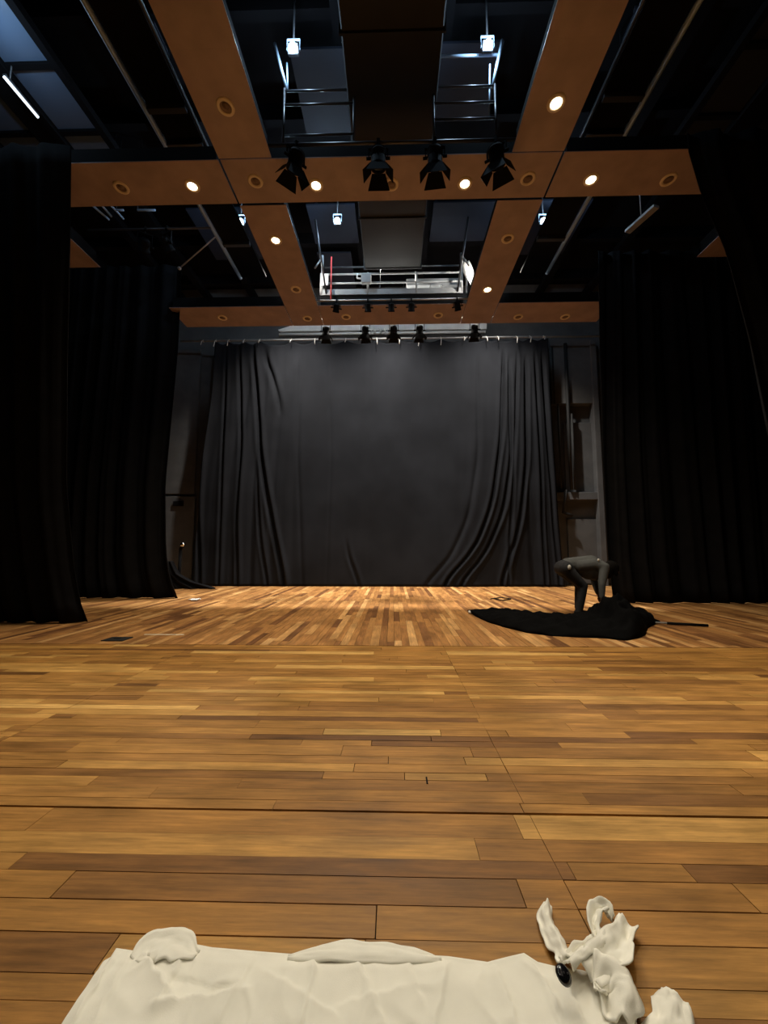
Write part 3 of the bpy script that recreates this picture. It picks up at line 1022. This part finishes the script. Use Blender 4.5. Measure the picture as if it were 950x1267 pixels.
# ------------------------------------------------------------------ cold work lights
def worklight(px, py, label, z=CH + 8.2):
    p = onZ(px, py, z)
    root = empty('work_light', p)
    tag(root, label, 'work light', 'cold white work lights in the grid')
    R = Matrix.Rotation(0.5, 3, 'X')
    MB().box((-0.09, 0.01, -0.07), (0.09, 0.09, 0.07), rot=R, bevel=0.01).build('housing', 'dark_steel', root)
    MB().lathe([(0.0005, -0.02), (0.05, -0.012), (0.058, 0.01)], R.to_4x4() @ Matrix.Rotation(-PI / 2, 4, 'X'), 18).build('lamp_lens', 'work_lit', root)
    MB().box((-0.11, 0.04, 0.0), (-0.10, 0.07, 0.2)).box((0.10, 0.04, 0.0), (0.11, 0.07, 0.2)).box((-0.11, 0.04, 0.19), (0.11, 0.07, 0.2)).build('bracket', 'alu', root)
    MB().cyl((0, 0.055, 0.2), (0, 0.055, ZC - z), 0.015).build('hanger', 'dark_steel', root)
    lamp('work_lamp', 'POINT', (0, -0.1, -0.08), P_WORK, COLD, root, shadow_soft_size=0.08)


worklight(362, 57, 'cold white work light at the left of the front bay')
worklight(604, 53, 'cold white work light at the right of the front bay')
worklight(417, 272, 'cold white work light behind the cross beam, left of the duct')
worklight(297, 273, 'cold white work light in the left rear bay')
worklight(673, 272, 'bright cold white work light in the right rear bay')

for fx_, pw_, lab in ((-0.1, 0.45, 'neutral flood behind the end of the air duct over the gallery'), (-3.3, 0.42, 'neutral flood above the backdrop, hidden behind the left beam'),
                      (3.2, 0.42, 'neutral flood above the backdrop, hidden behind the right beam')):
    gl = empty('flood_light', (fx_, 11.1, CH + 8.65))  # the two side floods are added, unseen, to light the backdrop's outer parts
    tag(gl, lab, 'flood light')
    MB().box((-0.35, -0.06, 0.0), (0.35, 0.06, 0.08), bevel=0.01).build('housing', 'dark_steel', gl)
    MB().box((-0.33, -0.045, -0.012), (0.33, 0.045, 0.0)).build('lamp_lens', 'flood_lit', gl)
    MB().cyl((0, 0, 0.08), (0, 0, ZC - CH - 8.65), 0.015).build('hanger', 'dark_steel', gl)
    lamp('flood_lamp', 'SPOT', (0, 0, -0.04), P_FLOOD * pw_, NEUTRAL, gl, spot_size=math.radians(112), spot_blend=1.0, shadow_soft_size=0.12)
for xb, lab in (((LX0 + LX1) / 2, 'neutral work light standing on the left beam beside the gallery'), ((RX0 + RX1) / 2, 'neutral work light standing on the right beam beside the gallery')):
    gl = empty('work_light', (xb, 8.9, ZB + 0.32))  # added lamp, hidden above the beam, to brighten the gallery railing
    tag(gl, lab, 'work light')
    MB().box((-0.14, -0.03, 0.0), (0.14, 0.03, 0.02)).box((-0.13, -0.02, 0.02), (-0.12, 0.02, 0.24)).box((0.12, -0.02, 0.02), (0.13, 0.02, 0.24)).build('bracket', 'dark_steel', gl)
    MB().box((-0.10, -0.06, 0.14), (0.10, 0.0, 0.30), bevel=0.01).build('housing', 'dark_steel', gl)
    MB().box((-0.085, 0.0, 0.155), (0.085, 0.012, 0.285)).build('lamp_lens', 'flood_lit', gl)
    lamp('beam_lamp', 'SPOT', (0, 0.04, 0.22), 95.0, NEUTRAL, gl, spot_size=math.radians(150), spot_blend=0.5, shadow_soft_size=0.08, rot=(PI / 2, 0, -0.5 if xb < 0 else 0.5))

# glazed ceiling lights at the far left, with a tube in front
for sx, lab in ((-1, 'blue grey glazed panels high at the upper left corner'), (1, 'dim blue grey panels high at the upper right corner')):
    c = empty('roof_glazing', (sx * 6.4, 5.5, CH + 8.5)); tag(c, lab, 'panel')
    H = CH + 8.5
    pm = 'glaze' if sx < 0 else 'ceil'
    for (r0, r1) in ((0.70, 0.80), (0.86, 0.97)):
        for (ya, yb) in ((3.6, 5.9), (6.0, 7.0), (7.1, 7.95), (8.02, 8.3)):
            under(c, MB().box((sx * r0 * 8.5, ya, H), (sx * r1 * 8.5, yb, H + 0.04)).build('panel', pm))
    for r0, r1 in ((0.685, 0.70), (0.80, 0.86), (0.97, 0.985)):
        under(c, MB().box((sx * r0 * 8.5, 3.6, H - 0.12), (sx * r1 * 8.5, 8.4, H + 0.02)).build('frame_bar', 'joist'))
    for ya in (5.9, 7.0, 7.95, 8.3):
        under(c, MB().box((sx * 0.69 * 8.5, ya, H - 0.06), (sx * 0.98 * 8.5, ya + 0.09, H + 0.03)).build('frame_bar', 'joist'))
a, b = onZ(5, 95, CH + 8.1), onZ(47, 145, CH + 8.1)
t = empty('tube_light', (a + b) / 2); tag(t, 'slim cold tube light at the upper left', 'tube light')
under(t, MB().cyl(a, b, 0.022).build('tube', 'tube_lit'))
under(t, MB().box((a.x - 0.03, a.y, a.z + 0.025), (a.x + 0.03, b.y, a.z + 0.06)).build('batten', 'dark_steel'))
under(t, MB().cyl((a.x, a.y + 0.1, a.z + 0.06), (a.x, a.y + 0.1, ZC), 0.012).build('hanger', 'dark_steel'))
lamp('tube_lamp', 'POINT', (0.35, -0.9, -0.25), 30.0, COLD, t, shadow_soft_size=0.1)

# ------------------------------------------------------------------ bundle of black cloth on the stage, pole inside
near = [(580, 758), (590, 764), (603, 770), (622, 776), (650, 783), (680, 787), (715, 789), (745, 790), (775, 793), (790, 790), (799, 786), (801, 778), (806, 775), (816, 771)]
near_w = [onZ(x_, y_, 0) for x_, y_ in near]
ntab = [(p.x, p.y) for p in near_w]
fl, frr = near_w[0], near_w[-1]
ftab = [(fl.x, fl.y + 0.06), (fl.x + 0.35, fl.y + 0.08), (2.35, 7.35), (2.8, 7.12), (3.2, 7.12), (3.55, 7.0), (3.9, 6.85), (frr.x - 0.25, frr.y + 0.35), (frr.x, frr.y + 0.03)]
htab = [(fl.x, 0.05), (fl.x + 0.3, 0.14), (2.2, 0.16), (2.7, 0.15), (3.0, 0.15), (3.28, 0.18), (3.42, 0.36), (3.6, 0.44), (3.8, 0.36), (4.05, 0.24), (4.3, 0.16), (frr.x - 0.2, 0.14), (frr.x, 0.03)]
rows = []
NU, NV = 150, 44
for j in range(NV + 1):
    v = j / NV
    row = []
    for i in range(NU + 1):
        u = i / NU
        x_ = lerp(fl.x, frr.x, u)
        ya, yb = interp(sorted(ntab), x_), interp(ftab, x_)
        yv = lerp(ya, yb, v) if yb > ya else ya + 0.02 * v
        prof = max(0.0, 1 - abs(2 * v - 1) ** 2.6) ** 0.6
        h = interp(htab, x_) * prof
        p1 = 1 - abs(nz(x_ * 1.6 + 0.5 * yv, yv * 3.2, 1.0)) * 2.0
        p2 = 1 - abs(nz(x_ * 3.5 - yv, yv * 6.0, 5.0)) * 2.0
        p3 = 1 - abs(nz(x_ * 7 + 3 * yv, yv * 9.0 - x_ * 2, 15.0)) * 2.0
        h *= 0.40 + 0.50 * p1 + 0.26 * p2 + 0.14 * p3
        x2 = x_ + 0.04 * nz(x_ * 3, yv * 3, 9.0) * prof
        row.append(Vector((x2, yv, 0.006 + max(0.0, h))))
    rows.append(row)
o = MB().grid(rows).build('cloth_bundle', 'pile', origin=(3.2, 6.5, 0.0))
o.modifiers.new('thickness', 'SOLIDIFY').thickness = 0.006
tag(o, 'heap of black cloth gathered on the stage at the person\'s feet', 'cloth')
a, b = onZ(581, 757.5, 0.03), onZ(876, 774, 0.03)
pr = empty('curtain_pole', a); tag(pr, 'long thin pole lying on the stage, its ends poking out of the black cloth', 'pole')
dd = (b - a).normalized()
under(pr, MB().cyl(a, b, 0.016, seg=10).build('rod', 'steel'))
under(pr, MB().cyl(a - dd * 0.02, a + dd * 0.16, 0.03, seg=10).build('end_cap', 'white'))
under(pr, MB().cyl(b - dd * 0.55, b, 0.022, seg=10).build('sleeve', 'lantern'))


# ------------------------------------------------------------------ the person
def fuse(name, caps, material, parent, voxel=0.014, smooth=6, ell=()):
    """One continuous skin from tapered limbs: chains of (point, radius) fused by a voxel remesh."""
    mb = MB()
    for ch in caps:
        for (pa_, ra_), (pb_, rb_) in zip(ch[:-1], ch[1:]):
            mb.cyl(pa_, pb_, ra_, rb_, seg=14)
        for p_, r_ in ch:
            mb.sphere(p_, r_, seg=14)
    for c_, r_, sc_ in ell:
        mb.sphere(c_, r_, sc_, seg=16)
    o_ = mb.build(name, material)
    rm = o_.modifiers.new('r', 'REMESH'); rm.mode = 'VOXEL'; rm.voxel_size = voxel
    sm = o_.modifiers.new('s', 'SMOOTH'); sm.iterations = smooth; sm.factor = 0.5
    dg = bpy.context.evaluated_depsgraph_get()
    me_ = bpy.data.meshes.new_from_object(o_.evaluated_get(dg))
    o_.modifiers.clear()
    old = o_.data
    o_.data = me_
    bpy.data.meshes.remove(old)
    for p_ in me_.polygons:
        p_.use_smooth = True
    me_.name = name
    o_.parent = parent
    o_.location = -Vector(parent.location)
    return o_


PY_ = 7.15
base = onZ(711, 762, 0.0)
PY_ = base.y
person = empty('person', (base.x, base.y, 0))
tag(person, 'person in grey shirt and dark trousers bending over to gather the black cloth', 'person')


def J(px, py, dy=0.0):
    p = onY(px, py, PY_)
    return Vector((p.x, PY_ + dy, p.z))


pel = J(698, 702); wai = J(713, 699); che = J(731, 697.5); nek = J(746, 699.5); hed = J(756.5, 705)
hipN, hipF = J(698, 705, -0.10), J(698, 705, 0.10)
kneN, kneF = J(717, 724, -0.13), J(721, 724, 0.13)
ankN, ankF = J(711.5, 756, -0.14), J(720, 754, 0.15)
shoN, shoF = J(741, 701, -0.19), J(742, 701, 0.19)
elbN, elbF = J(735, 721, -0.27), J(743, 720, 0.24)
wriN, wriF = J(734, 739, -0.30), J(744, 737, 0.10)

body_ch = [
    [(pel, 0.13), (wai, 0.115), (che, 0.135), (nek, 0.06), (lerp(nek, hed, 0.5), 0.055), (hed, 0.07)],
    [(hipN, 0.085), (kneN, 0.055), (ankN, 0.04)], [(hipF, 0.085), (kneF, 0.055), (ankF, 0.04)],
    [(che, 0.10), (shoN, 0.06), (elbN, 0.043), (wriN, 0.028)], [(che, 0.10), (shoF, 0.06), (elbF, 0.043), (wriF, 0.028)],
]
# hands: palm, four fingers, thumb
for wr, el, sy in ((wriN, elbN, 1), (wriF, elbF, -1)):
    dn = (wr - el).normalized()
    palm = wr + dn * 0.085
    body_ch.append([(wr, 0.027), (palm, 0.036)])
    for k_, (off, ln) in enumerate(((-0.030, 0.070), (-0.010, 0.082), (0.010, 0.078), (0.030, 0.060))):
        s0 = palm + Vector((off, 0, 0)) + dn * 0.01
        s1 = s0 + dn * ln * 0.55 + Vector((off * 0.15, 0.012 * sy, 0))
        s2 = s1 + dn * ln * 0.35 + Vector((0, 0.032 * sy, 0))
        body_ch.append([(s0, 0.0105), (s1, 0.0095), (s2, 0.008)])
    th = wr + dn * 0.03
    body_ch.append([(th, 0.016), (th + dn * 0.04 + Vector((-0.045, 0.015 * sy, 0)), 0.011), (th + dn * 0.075 + Vector((-0.05, 0.03 * sy, 0)), 0.009)])
hdir = (hed - nek).normalized()
body = fuse('body', body_ch, 'skin', person, voxel=0.011, smooth=3,
            ell=[(hed, 0.10, (1.0, 0.78, 1.12)), (hed + Vector((0.085, 0, -0.035)), 0.045, (1, 0.9, 1.0)), (hed + Vector((0.112, 0, -0.01)), 0.018, (1.2, 0.8, 1)),
                 (hed + Vector((0.0, -0.082, -0.01)), 0.026, (0.7, 0.4, 1.2)), (hed + Vector((0.0, 0.082, -0.01)), 0.026, (0.7, 0.4, 1.2))])
for sy in (-1, 1):
    e_ = MB().sphere(hed + Vector((0.092, 0.033 * sy, 0.015)), 0.013, (0.6, 1, 0.7), 10).build('eye', 'hair', person)
    e_.location = -Vector(person.location)
mo = MB().sphere(hed + Vector((0.118, 0, -0.055)), 0.018, (0.4, 1.3, 0.35), 10).build('mouth', 'hair', person); mo.location = -Vector(person.location)
hair = fuse('hair', [], 'hair', person, voxel=0.014, smooth=3,
            ell=[(hed + Vector((-0.010, 0, 0.030)), 0.138, (1.0, 0.85, 1.05)), (hed + Vector((0.05, 0, 0.065)), 0.085, (1, 1.05, 0.75)), (hed + Vector((-0.07, 0, -0.05)), 0.10, (0.8, 1.0, 1.2)),
                 (hed + Vector((0.03, -0.085, -0.04)), 0.055, (0.8, 0.5, 1.5)), (hed + Vector((0.03, 0.085, -0.04)), 0.055, (0.8, 0.5, 1.5))])
shirt = fuse('shirt', [
    [(lerp(pel, wai, 0.35) + Vector((0, 0, 0.015)), 0.150), (wai + Vector((0, 0, 0.012)), 0.140), (che, 0.158), (lerp(che, nek, 0.75), 0.098)],
    [(che + Vector((0, -0.07, 0)), 0.115), (shoN, 0.088), (elbN, 0.064), (lerp(elbN, wriN, 0.85), 0.046)],
    [(che + Vector((0, 0.07, 0)), 0.115), (shoF, 0.088), (elbF, 0.064), (lerp(elbF, wriF, 0.85), 0.046)],
    [(J(716, 704), 0.13), (J(728, 706), 0.17), (J(735, 709), 0.14)],
    [(wai + Vector((0.02, -0.07, -0.02)), 0.12), (che + Vector((0, -0.08, -0.02)), 0.13)], [(wai + Vector((0.02, 0.07, -0.02)), 0.12), (che + Vector((0, 0.08, -0.02)), 0.13)],
], 'shirt', person, voxel=0.014, smooth=5)
trou = fuse('trousers', [
    [(hipN + Vector((-0.01, 0, 0.03)), 0.135), (hipF + Vector((-0.01, 0, 0.03)), 0.135)], [(pel, 0.145), (lerp(pel, wai, 0.5), 0.135)],
    [(hipN, 0.125), (lerp(hipN, kneN, 0.5), 0.105), (kneN, 0.083), (lerp(kneN, ankN, 0.5), 0.076), (ankN + Vector((0, 0, 0.01)), 0.064)],
    [(hipF, 0.125), (lerp(hipF, kneF, 0.5), 0.105), (kneF, 0.083), (lerp(kneF, ankF, 0.5), 0.076), (ankF + Vector((0, 0, 0.01)), 0.064)],
], 'trouser', person, voxel=0.015, smooth=4)
for an in (ankN, ankF):
    s_ = fuse('shoe', [[(Vector((an.x - 0.04, an.y, 0.045)), 0.042), (Vector((an.x + 0.10, an.y, 0.042)), 0.040), (Vector((an.x + 0.19, an.y, 0.034)), 0.032)],
                       [(Vector((an.x - 0.01, an.y, 0.05)), 0.045), (Vector((an.x, an.y, an.z)), 0.05)]], 'shoe', person, voxel=0.012, smooth=2)
q = J(697, 701, -0.245)
p_ = MB().sphere(q, 0.04, (0.8, 0.35, 1.1), 12).build('patch', 'white'); p_.parent = trou; p_['label'] = 'small white mark on the back of the hip'
q = J(733.5, 692.5, -0.205)
p_ = MB().sphere(q, 0.026, (1.0, 0.4, 1.0), 10).build('badge', 'white'); p_.parent = shirt; p_['label'] = 'small pale mark on the shoulder'

# ------------------------------------------------------------------ cream cloth in the foreground
top_px = [(68, 1275), (98, 1232), (128, 1185), (137, 1180), (144, 1169), (165, 1172), (190, 1169), (236, 1163), (262, 1168), (320, 1173), (372, 1177),
          (430, 1176), (500, 1176), (555, 1179), (603, 1186), (626, 1180), (648, 1175), (665, 1186), (690, 1192), (720, 1196), (745, 1205), (765, 1215), (778, 1235), (781, 1262), (765, 1275)]
CREASES = []
for a_, b_, am_, w_ in (((150, 1172), (92, 1262), 0.010, 0.03), ((165, 1172), (118, 1262), 0.008, 0.03), ((178, 1178), (214, 1228), 0.012, 0.03), ((232, 1168), (196, 1238), 0.010, 0.035),
                        ((196, 1238), (300, 1222), 0.010, 0.025), ((214, 1205), (290, 1222), -0.006, 0.02), ((318, 1178), (268, 1264), 0.008, 0.04), ((392, 1182), (372, 1266), 0.010, 0.04),
                        ((330, 1200), (415, 1252), 0.006, 0.03), ((442, 1184), (476, 1266), 0.009, 0.045), ((556, 1184), (540, 1266), 0.009, 0.05), ((505, 1186), (522, 1240), 0.006, 0.03),
                        ((612, 1190), (640, 1262), 0.009, 0.05), ((655, 1184), (690, 1240), 0.010, 0.04), ((700, 1205), (720, 1262), 0.010, 0.04), ((420, 1240), (500, 1220), 0.005, 0.03)):
    CREASES.append((onZ(*a_, 0.02), onZ(*b_, 0.02), am_, w_))


def crease(x_, y_):
    h_ = 0.0
    for a_, b_, am_, w_ in CREASES:
        dx_, dy_ = b_.x - a_.x, b_.y - a_.y
        L2 = dx_ * dx_ + dy_ * dy_
        t_ = ((x_ - a_.x) * dx_ + (y_ - a_.y) * dy_) / L2
        if -0.15 < t_ < 1.15:
            sd = ((x_ - a_.x) * dy_ - (y_ - a_.y) * dx_) / math.sqrt(L2)
            sd += 0.008 * nz(t_ * 6, a_.x * 9)
            f_ = min(1, (t_ + 0.15) / 0.2, (1.15 - t_) / 0.2)
            h_ += f_ * am_ * (math.exp(-sd / w_) if sd > 0 else math.exp(sd / (w_ * 0.12)))
    return h_


tw = [onZ(x_, y_, 0.015) for x_, y_ in top_px]
us = [0.0]
for a, b in zip(tw[:-1], tw[1:]):
    us.append(us[-1] + (b - a).length)
us = [k_ / us[-1] for k_ in us]
tx = [(u_, p.x) for u_, p in zip(us, tw)]; tyy = [(u_, p.y) for u_, p in zip(us, tw)]
rows = []
NU, NV = 360, 110
for j in range(NV + 1):
    v = j / NV
    row = []
    for i in range(NU + 1):
        u = i / NU
        ex_, ey_ = interp(tx, u), interp(tyy, u)
        bx2, by2 = lerp(-0.86, 0.60, u) * 0.97, 0.62 + 0.03 * math.sin(u * 9)
        x_, y_ = lerp(ex_, bx2, v), lerp(ey_, by2, v)
        rim = min(1.0, v * 14, u * 30, (1 - u) * 30, (1 - v) * 14)
        h = 0.012 * rim ** 0.5 + 0.006 * rim * nz(x_ * 4, y_ * 5, 2.0) + rim * crease(x_, y_)
        fold = max(0.0, 1 - abs(nz(x_ * 6 + y_ * 2, y_ * 5 - x_, 7.0)) * 8.0)
        h += 0.004 * rim * fold + 0.0025 * rim * nz(x_ * 17, y_ * 17, 3.0)
        row.append(Vector((x_, y_, max(0.006, h))))
    rows.append(row)
cl = empty('cream_cloth', (-0.1, 0.9, 0.0))
tag(cl, 'crumpled cream cotton cloth with knotted straps lying on the near floor', 'cloth')
o = under(cl, MB().grid(rows).build('fabric', 'cream'))
o.modifiers.new('thickness', 'SOLIDIFY').thickness = 0.003


def strap(pix, widths, heights, seed, name='strap', curl=0.012, n=30, zoff=0.0, rf=1.0):
    P = [onZ(x_, y_, 0.01) for x_, y_ in pix]
    ts = [i / (len(P) - 1) for i in range(len(P))]
    fx = [(t, p.x) for t, p in zip(ts, P)]; fy = [(t, p.y) for t, p in zip(ts, P)]
    fw = list(zip(ts, widths)); fh = list(zip(ts, heights))

    def c(t):
        s_ = 0.05
        return Vector((sum(interp(fx, min(1, max(0, t + k_ * s_))) for k_ in (-1, 0, 1)) / 3 if 0 < t < 1 else interp(fx, t),
                       sum(interp(fy, min(1, max(0, t + k_ * s_))) for k_ in (-1, 0, 1)) / 3 if 0 < t < 1 else interp(fy, t), 0))
    R_ = []
    for i in range(n + 1):
        t = i / n
        p = c(t)
        d_ = (c(min(1, t + 0.03)) - c(max(0, t - 0.03))).normalized()
        s_ = Vector((-d_.y, d_.x, 0))
        wdt = interp(fw, t) / 420.0
        row_ = []
        for j in range(11):
            v = j / 10 - 0.5
            z = interp(fh, t) + curl * math.cos(v * 2 * PI * 1.0 + seed) + rf * (0.010 * nz(t * 7 + seed, v * 5, seed) + 0.008 * abs(math.sin(v * 9 + t * 5 + seed)))
            row_.append(p + s_ * v * wdt * (1 + 0.25 * nz(t * 6, seed, v)) + Vector((0, 0, max(0.004, z + zoff))))
        R_.append(row_)
    ob = under(cl, MB().grid(R_).build(name, 'cream'))
    ob.modifiers.new('thickness', 'SOLIDIFY').thickness = 0.004
    return ob


strap([(703, 1205), (694, 1182), (682, 1158), (673, 1138), (677, 1121)], [26, 24, 26, 23, 12], [0.045, 0.03, 0.02, 0.02, 0.02], 0.3)
strap([(700, 1212), (722, 1196), (740, 1180), (748, 1162)], [18, 22, 20, 13], [0.05, 0.05, 0.04, 0.03], 1.7)
strap([(740, 1178), (735, 1158), (738, 1143), (750, 1139), (757, 1148)], [9, 16, 20, 18, 10], [0.03, 0.04, 0.05, 0.05, 0.03], 2.9)
strap([(728, 1222), (750, 1202), (764, 1182), (770, 1164), (777, 1147)], [34, 42, 38, 27, 22], [0.045, 0.05, 0.04, 0.03, 0.025], 4.1)
strap([(735, 1215), (758, 1226), (768, 1245), (766, 1275)], [40, 50, 46, 30], [0.05, 0.05, 0.045, 0.03], 5.2, curl=0.018)
strap([(834, 1231), (834, 1250), (830, 1275), (812, 1310), (775, 1320)], [26, 40, 38, 38, 38], [0.008, 0.01, 0.012, 0.02, 0.03], 6.6, curl=0.004)
strap([(356, 1186), (398, 1181), (432, 1179), (480, 1180), (512, 1183), (546, 1187)], [6, 22, 28, 26, 20, 5], [0.010, 0.012, 0.013, 0.012, 0.010, 0.008], 0.9, name='flap', rf=0.3, curl=0.003)
strap([(166, 1190), (182, 1176), (203, 1170), (224, 1174), (244, 1182)], [20, 44, 46, 40, 12], [0.008, 0.012, 0.014, 0.012, 0.008], 2.2, name='flap', rf=0.4, curl=0.004)
q = onZ(697, 1206, 0.072)
rot = Matrix.Rotation(0.5, 4, 'X') @ Matrix.Rotation(0.35, 4, 'Y')
bt = MB().lathe([(0.0005, 0.012), (0.012, 0.0105), (0.020, 0.006), (0.0235, 0.0), (0.020, -0.004), (0.0005, -0.005)], Matrix.Translation(q) @ rot, 22).build('button', 'button')
under(cl, bt); bt['label'] = 'glossy black button'
for dx in (-0.006, 0.006):
    hb = MB().sphere(q + rot.to_3x3() @ Vector((dx, 0, 0.0125)), 0.0022, seg=8).build('button_hole', 'button_hole')
    hb.parent = bt
    hb.location = -Vector(bt.location) - Vector(cl.location)
    
# ------------------------------------------------------------------ small things on the floor
a = onZ(145, 791, 0.002)
pl = MB().box((a.x - 0.15, a.y - 0.11, 0.001), (a.x + 0.15, a.y + 0.11, 0.012), bevel=0.004)
pl.box((a.x - 0.04, a.y - 0.015, 0.012), (a.x + 0.04, a.y + 0.015, 0.018))
o = pl.build('floor_plate', 'plate', origin=(a.x, a.y, 0)); tag(o, 'flat black cover plate on the stage floor at the left', 'floor plate')
a, b = onZ(179, 785, 0.002), onZ(227, 785.5, 0.002)
o = MB().box((a.x, a.y - 0.02, 0.0005), (b.x, a.y + 0.02, 0.003)).build('floor_tape', 'tape', origin=(a.x, a.y, 0)); tag(o, 'thin pale tape strip on the floor by the black plate', 'tape')
a = onZ(241, 743, 0.0)
R_ = []
for i in range(7):
    R_.append([Vector((a.x + (j - 3) * 0.035 + 0.01 * nz(i, j), a.y + (i - 3) * 0.035, 0.006 + 0.05 * abs(nz(i * 0.5, j * 0.5, 3)) + 0.02)) for j in range(7)])
o = MB().grid(R_).build('paper_scrap', 'white', origin=a); o.modifiers.new('thickness', 'SOLIDIFY').thickness = 0.004
tag(o, 'small crumpled white paper scrap near the left drape', 'paper')
pts = [onZ(607, 741, 0.012), onZ(620, 739, 0.012), onZ(632, 741, 0.012), onZ(622, 743, 0.012), onZ(610, 740.5, 0.012)]
o = MB().tube(pts, 0.012, 6).build('cable_loop', 'lantern', origin=pts[0]); tag(o, 'thin dark cable loop on the floor behind the black cloth', 'cable')
a = onZ(528, 966, 0.0)
o = MB().box((a.x - 0.004, a.y - 0.03, 0.0), (a.x + 0.004, a.y + 0.03, 0.004)).build('floor_clip', 'lantern', origin=a); tag(o, 'tiny dark clip on the middle of the plank floor', 'clip')
